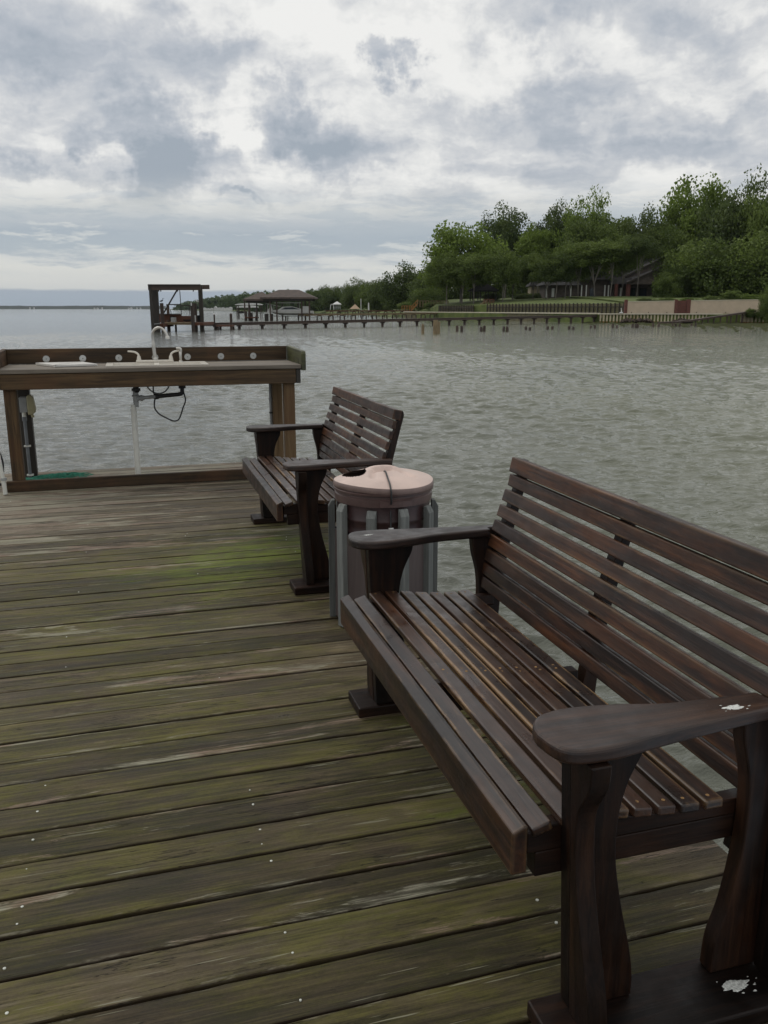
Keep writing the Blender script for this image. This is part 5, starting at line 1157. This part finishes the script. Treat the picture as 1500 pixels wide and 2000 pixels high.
# ---- double roofed boathouse and boats
def boathouse():
    D0 = 186.; u0 = Ux(562, D0); t = bthing('boathouse', 'open boathouse with two brown hipped roofs on tall posts over the water', 'boathouse', u0, D0, WATER_Z)
    def hip(x0, x1, D, dep, ye, yr, rx0, rx1):
        a, b = Ux(x0, D) - u0, Ux(x1, D) - u0; ze = Zy(ye, D) - WATER_Z; zr = Zy(yr, D) - WATER_Z; y0 = D - D0; r0, r1 = Ux(rx0, D) - u0, Ux(rx1, D) - u0; mb = MB()
        mb.add([(a, y0, ze), (b, y0, ze), (b, y0 + dep, ze), (a, y0 + dep, ze), (r0, y0 + dep / 2, zr), (r1, y0 + dep / 2, zr), (a, y0, ze - .35), (b, y0, ze - .35), (b, y0 + dep, ze - .35), (a, y0 + dep, ze - .35)],
               [(0, 1, 5, 4), (1, 2, 5), (2, 3, 4, 5), (3, 0, 4), (0, 6, 7, 1), (1, 7, 8, 2), (2, 8, 9, 3), (3, 9, 6, 0), (9, 8, 7, 6)]); mb.build('roof', 'roof', t)
        MB().box(a + .6, b - .6, y0 + .6, y0 + .8, ze - .75, ze - .36).build('eave_beam', 'dark_post_x', t); MB().box(a + .6, b - .6, y0 + dep - .8, y0 + dep - .6, ze - .75, ze - .36).build('eave_beam', 'dark_post_x', t)
    hip(508, 615, 184, 9., 580.5, 565, 540.5, 580.5); hip(475, 530, 188, 7., 584.2, 569, 507, 508.5)
    for (x, D, ye) in ((527, 185, 584), (540, 185, 584), (589, 185, 584), (604, 185, 584), (520.5, 192, 584), (551, 192, 584), (582, 192, 584), (596, 192, 584), (477.5, 189, 587), (486, 189, 587), (477.5, 194, 587), (501, 194, 587)):
        u, z = at(x, ye, D); MB().tube([(u - u0, D - D0, -1), (u - u0, D - D0, z - WATER_Z)], .16, 8).build('post', 'pier_z', t)
    for (x, y0, D, w_) in ((520.5, 613, 187, .8), (530, 613, 187, .7), (480, 608, 189, .5), (489, 611, 190, 1.), (500, 617, 191, .3), (558, 617, 188, .25), (562, 617, 188, .2)):
        u, z = at(x, y0, D); MB().box(u - u0 - w_ / 2, u - u0 + w_ / 2, D - D0 - .2, D - D0 + .2, -1, z - WATER_Z).build('lift_piling', 'dark_post_z', t)
    z = Zy(619, 188) - WATER_Z; MB().box(Ux(478, 188) - u0, Ux(502, 188) - u0, 1.5, 4.5, z - .25, z).build('catwalk', 'red_wood', t)
    for (xa, xb) in ((530, 600),):
        z = Zy(616.8, 188) - WATER_Z; MB().box(Ux(xa, 188) - u0, Ux(xb, 188) - u0, 1.6, 1.85, z - .12, z).build('cradle_beam', 'dark_post_x', t)
boathouse()
def boat(name, label, x0, x1, ykeel, ydeck, D, dep, cab, hullm='hull', flip=False, top=None):
    u0, zk = at(x0, ykeel, D); u1, zd = at(x1, ydeck, D); L = u1 - u0; H_ = zd - zk; t = bthing(name, label, 'boat', (u0 + u1) / 2, D, zk); vs = []; n = 14
    for i in range(n + 1):
        q = i / n; x = (q - .5) * L * (-1 if flip else 1); w_ = dep / 2 * math.sin(min(1., (q + .02) * 1.9) * math.pi / 2) ** .7; kz = H_ * .95 * max(0, 1 - q * 3.2) ** 1.6; sh = H_ * (1 + .28 * max(0, 1 - q * 2) ** 1.5)
        for (yy, zz_) in ((-w_, sh), (-w_ * .92, kz + (sh - kz) * .45), (0, kz), (w_ * .92, kz + (sh - kz) * .45), (w_, sh)): vs.append((x, yy, zz_))
    fs = [(i * 5 + j, i * 5 + j + 1, i * 5 + j + 6, i * 5 + j + 5) for i in range(n) for j in range(4)] + [(i * 5 + 4, i * 5, i * 5 + 5, i * 5 + 9) for i in range(n)] + [(n * 5, n * 5 + 1, n * 5 + 2, n * 5 + 3, n * 5 + 4)]
    if flip: fs = [f[::-1] for f in fs]
    mb = MB(); mb.add(vs, fs, smooth=True); mb.build('hull', hullm, t); uc = (u0 + u1) / 2
    mb = MB(); mb.box(-L * .48, L * .5, -dep / 2 - .03, dep / 2 + .03, H_ * .70, H_ * .76)
    if cab:
        (xa, xb, xc_, yt) = cab; a, b, c_ = Ux(xa, D) - uc, Ux(xb, D) - uc, Ux(xc_, D) - uc; zt = Zy(yt, D) - zk; w_ = dep * .36
        pl = [(a, H_), (b, zt), (b + (c_ - b) * .45, zt + .08), (c_, H_ + .25), (c_, H_)]
        MB().prism(pl[::-1], 'y', -w_, w_).build('cabin', 'white', t, bevel=.05)
        pw = [(a + 1.0, H_ + .28), (b + .55, zt - .16), (b + (c_ - b) * .5, zt - .12), (c_ - .6, H_ + .32)]
        MB().prism(pw[::-1], 'y', -w_ - .03, w_ + .03).build('cabin_window', 'glass', t)
    if top:
        (xa, xb, yt) = top; a, b = Ux(xa, D) - uc, Ux(xb, D) - uc; zt = Zy(yt, D) - zk; MB().box(a, b, -dep * .38, dep * .38, zt - .12, zt + .06).build('hard_top', 'white', t, bevel=.04)
        for x in (a + .5, b - .5): MB().tube([(x, -dep * .3, H_), (x, -dep * .3, zt - .1)], .04, 6).build('top_support', 'white', t)
    return t, uc, H_
bt, uc, H_ = boat('cabin_cruiser', 'white cabin cruiser with dark windows hoisted under the larger boathouse roof', 523, 612, 615.5, 607, 188, 2.8, (541, 553, 592, 599), top=(538, 590, 591))
mb = MB()
for yy in (-1.2, 1.2): mb.tube([(Ux(521, 188) - uc, 0, H_ + 1.5), (Ux(535, 188) - uc, yy, H_ + 1.2), (Ux(548, 188) - uc, yy, H_ + .9)], .03, 5)
for x in (524, 530, 536, 542): mb.tube([(Ux(x, 188) - uc, -1., H_ * .9), (Ux(x, 188) - uc, -1., H_ + 1.4)], .025, 5)
mb.build('bow_rail', 'white', bt)
MB().prism([(Ux(519, 188) - uc, H_ * .3), (Ux(534, 188) - uc, H_ * .5), (Ux(529, 188) - uc, H_ + 1.5), (Ux(526, 188) - uc, H_ + .6)][::-1], 'y', -.25, .25).build('bow', 'white', bt)
MB().box(Ux(592, 188) - uc, Ux(604, 188) - uc, -1.0, 1.0, H_ * .9, Zy(598, 188) - Zy(615.5, 188)).build('stern_cover', 'white', bt, bevel=.05)
boat('small_boat', 'small dark open boat beside the white canopies left of the boathouse', 462, 477, 612, 608, 232, 1.8, None, 'rubber')
def canopy(label, x0, x1, yt, th, D, yb, ground=False):
    u0 = Ux((x0 + x1) / 2, D); t = bthing('boat_canopy', label, 'canopy', u0, D, WATER_Z, 'white boat canopies left of the boathouse'); a = Ux(x0, D) - u0; z = Zy(yt, D) - WATER_Z
    mb = MB(); n = 8; mb.prism([(a, z - th)] + [(a + (-2 * a) * i / n, z - .35 * (2 * i / n - 1) ** 2) for i in range(n + 1)] + [(-a, z - th)], 'y', -1.6, 1.6); mb.build('cover', 'hull', t)
    for x in (a + .4, 0, -a - .4):
        for y in (-1.4, 1.4): MB().tube([(x, y, -.8), (x, y, z - th)], .10, 6).build('post', 'pier_z', t)
canopy('upper long white boat canopy left of the boathouse', 461, 513, 591.8, .5, 225, 612)
canopy('lower white boat canopy behind the long one', 463, 504, 596.5, .6, 245, 612)
# ---- small things on the far bank
hiphouse('kiosk', 'small white roofed kiosk on the far bank right of the boathouse', 'kiosk', 652, 664, 405, 3.5, 604, 594, 588.5, 'pvc_grey', 'hull', over=.6, posts=True)
D = 330; o = bthing('tent', 'tan pyramid canopy on the far bank', 'canopy', Ux(693, D), D, Zy(604, D)); a = Ux(703, D) - Ux(693, D); h = Zy(594, D) - Zy(604, D)
MB().add([(-a, -a, .1), (a, -a, .1), (a, a, .1), (-a, a, .1), (a * .05, 0, h)], [(0, 1, 4), (1, 2, 4), (2, 3, 4), (3, 0, 4), (3, 2, 1, 0)]).build('canvas', 'sand', o)
MB().tube([(0, 0, 0), (0, 0, h + .3)], .06, 6).build('pole', 'tan', o)
for (x, yt, lab) in ((705, 585, 'tall white flagpole on the far bank right of the tan canopy'), (720, 592.5, 'short white marker post on the far bank')):
    D = 320; u, z = at(x, yt, D); o = bthing('pole', lab, 'pole', u, D, Zy(606, D)); h = z - Zy(606, D); MB().tube([(0, 0, 0), (0, 0, h)], .12 if x < 710 else .25, 8).build('shaft', 'white', o); MB().lathe([(.01, h + .3), (.16, h + .15), (.1, h)][::-1], seg=8).build('finial', 'white', o)
D = 390; o = bthing('lift_frame', 'small white metal boat lift frame left of the kiosk', 'boat lift', Ux(648.5, D), D, Zy(605, D)); a = Ux(652, D) - Ux(648.5, D); h = Zy(594.5, D) - Zy(605, D)
for s in (-1, 1): MB().tube([(s * a, 0, 0), (s * a * .6, 0, h)], .14, 6).build('upright', 'white', o)
MB().tube([(-a * .6, 0, h), (a * .6, 0, h)], .14, 6).build('crossbar', 'white', o)
rg = random.Random(12)
for k, x in enumerate([402, 409, 416, 424, 431, 438, 446, 453]):
    D = 1250 - (x - 400) * 5; w_ = rg.uniform(3.5, 7); h = rg.uniform(1.6, 3.2); mb = MB()
    mb.box(-w_ / 2, w_ / 2, 0, 5, 0, h); mb.prism([(-w_ / 2 - .3, h), (w_ / 2 + .3, h), (0, h + (2.6 if k == 3 else 1.1))][::-1], 'y', -.3, 5.3)
    o = mb.build('shore_shed', 'hull'); place(o, Ux(x, D), D - 12, WATER_Z + .3); tag(o, nth(k + 1) + ' tiny white boathouse from the left, at the waterline of the far wooded shore', 'boathouse', 'tiny white boathouses on the far wooded shore')
for k, x in enumerate((58, 66, 184, 190, 199, 251, 256, 267, 274)):
    D = 5900; w_ = rg.uniform(6, 14); h = rg.uniform(5, 8); mb = MB(); mb.box(-w_ / 2, w_ / 2, 0, 10, 0, h); mb.prism([(-w_ / 2 - 1, h), (w_ / 2 + 1, h), (0, h + 3)][::-1], 'y', -1, 11)
    o = mb.build('distant_house', 'hull'); place(o, Ux(x, D), D, WATER_Z + .3); tag(o, nth(k + 1) + ' white speck of a house from the left, on the horizon shore', 'house', 'white houses on the far horizon shore')

# ---------------------------------------------------------------- air
m = bpy.data.materials.new('haze_air'); m.use_nodes = True; nt = m.node_tree; nt.nodes.clear()
vo = nt.nodes.new('ShaderNodeVolumePrincipled'); vo.inputs['Color'].default_value = (.80, .87, 1, 1); vo.inputs['Density'].default_value = .00003; vo.inputs['Anisotropy'].default_value = 0
mo_ = nt.nodes.new('ShaderNodeOutputMaterial'); nt.links.new(vo.outputs[0], mo_.inputs['Volume'])
o = MB().box(-42000, 42000, -42000, 42000, -4.2, 60).build('haze', 'rock'); o.data.materials.clear(); o.data.materials.append(m); tag(o, kind='stuff')
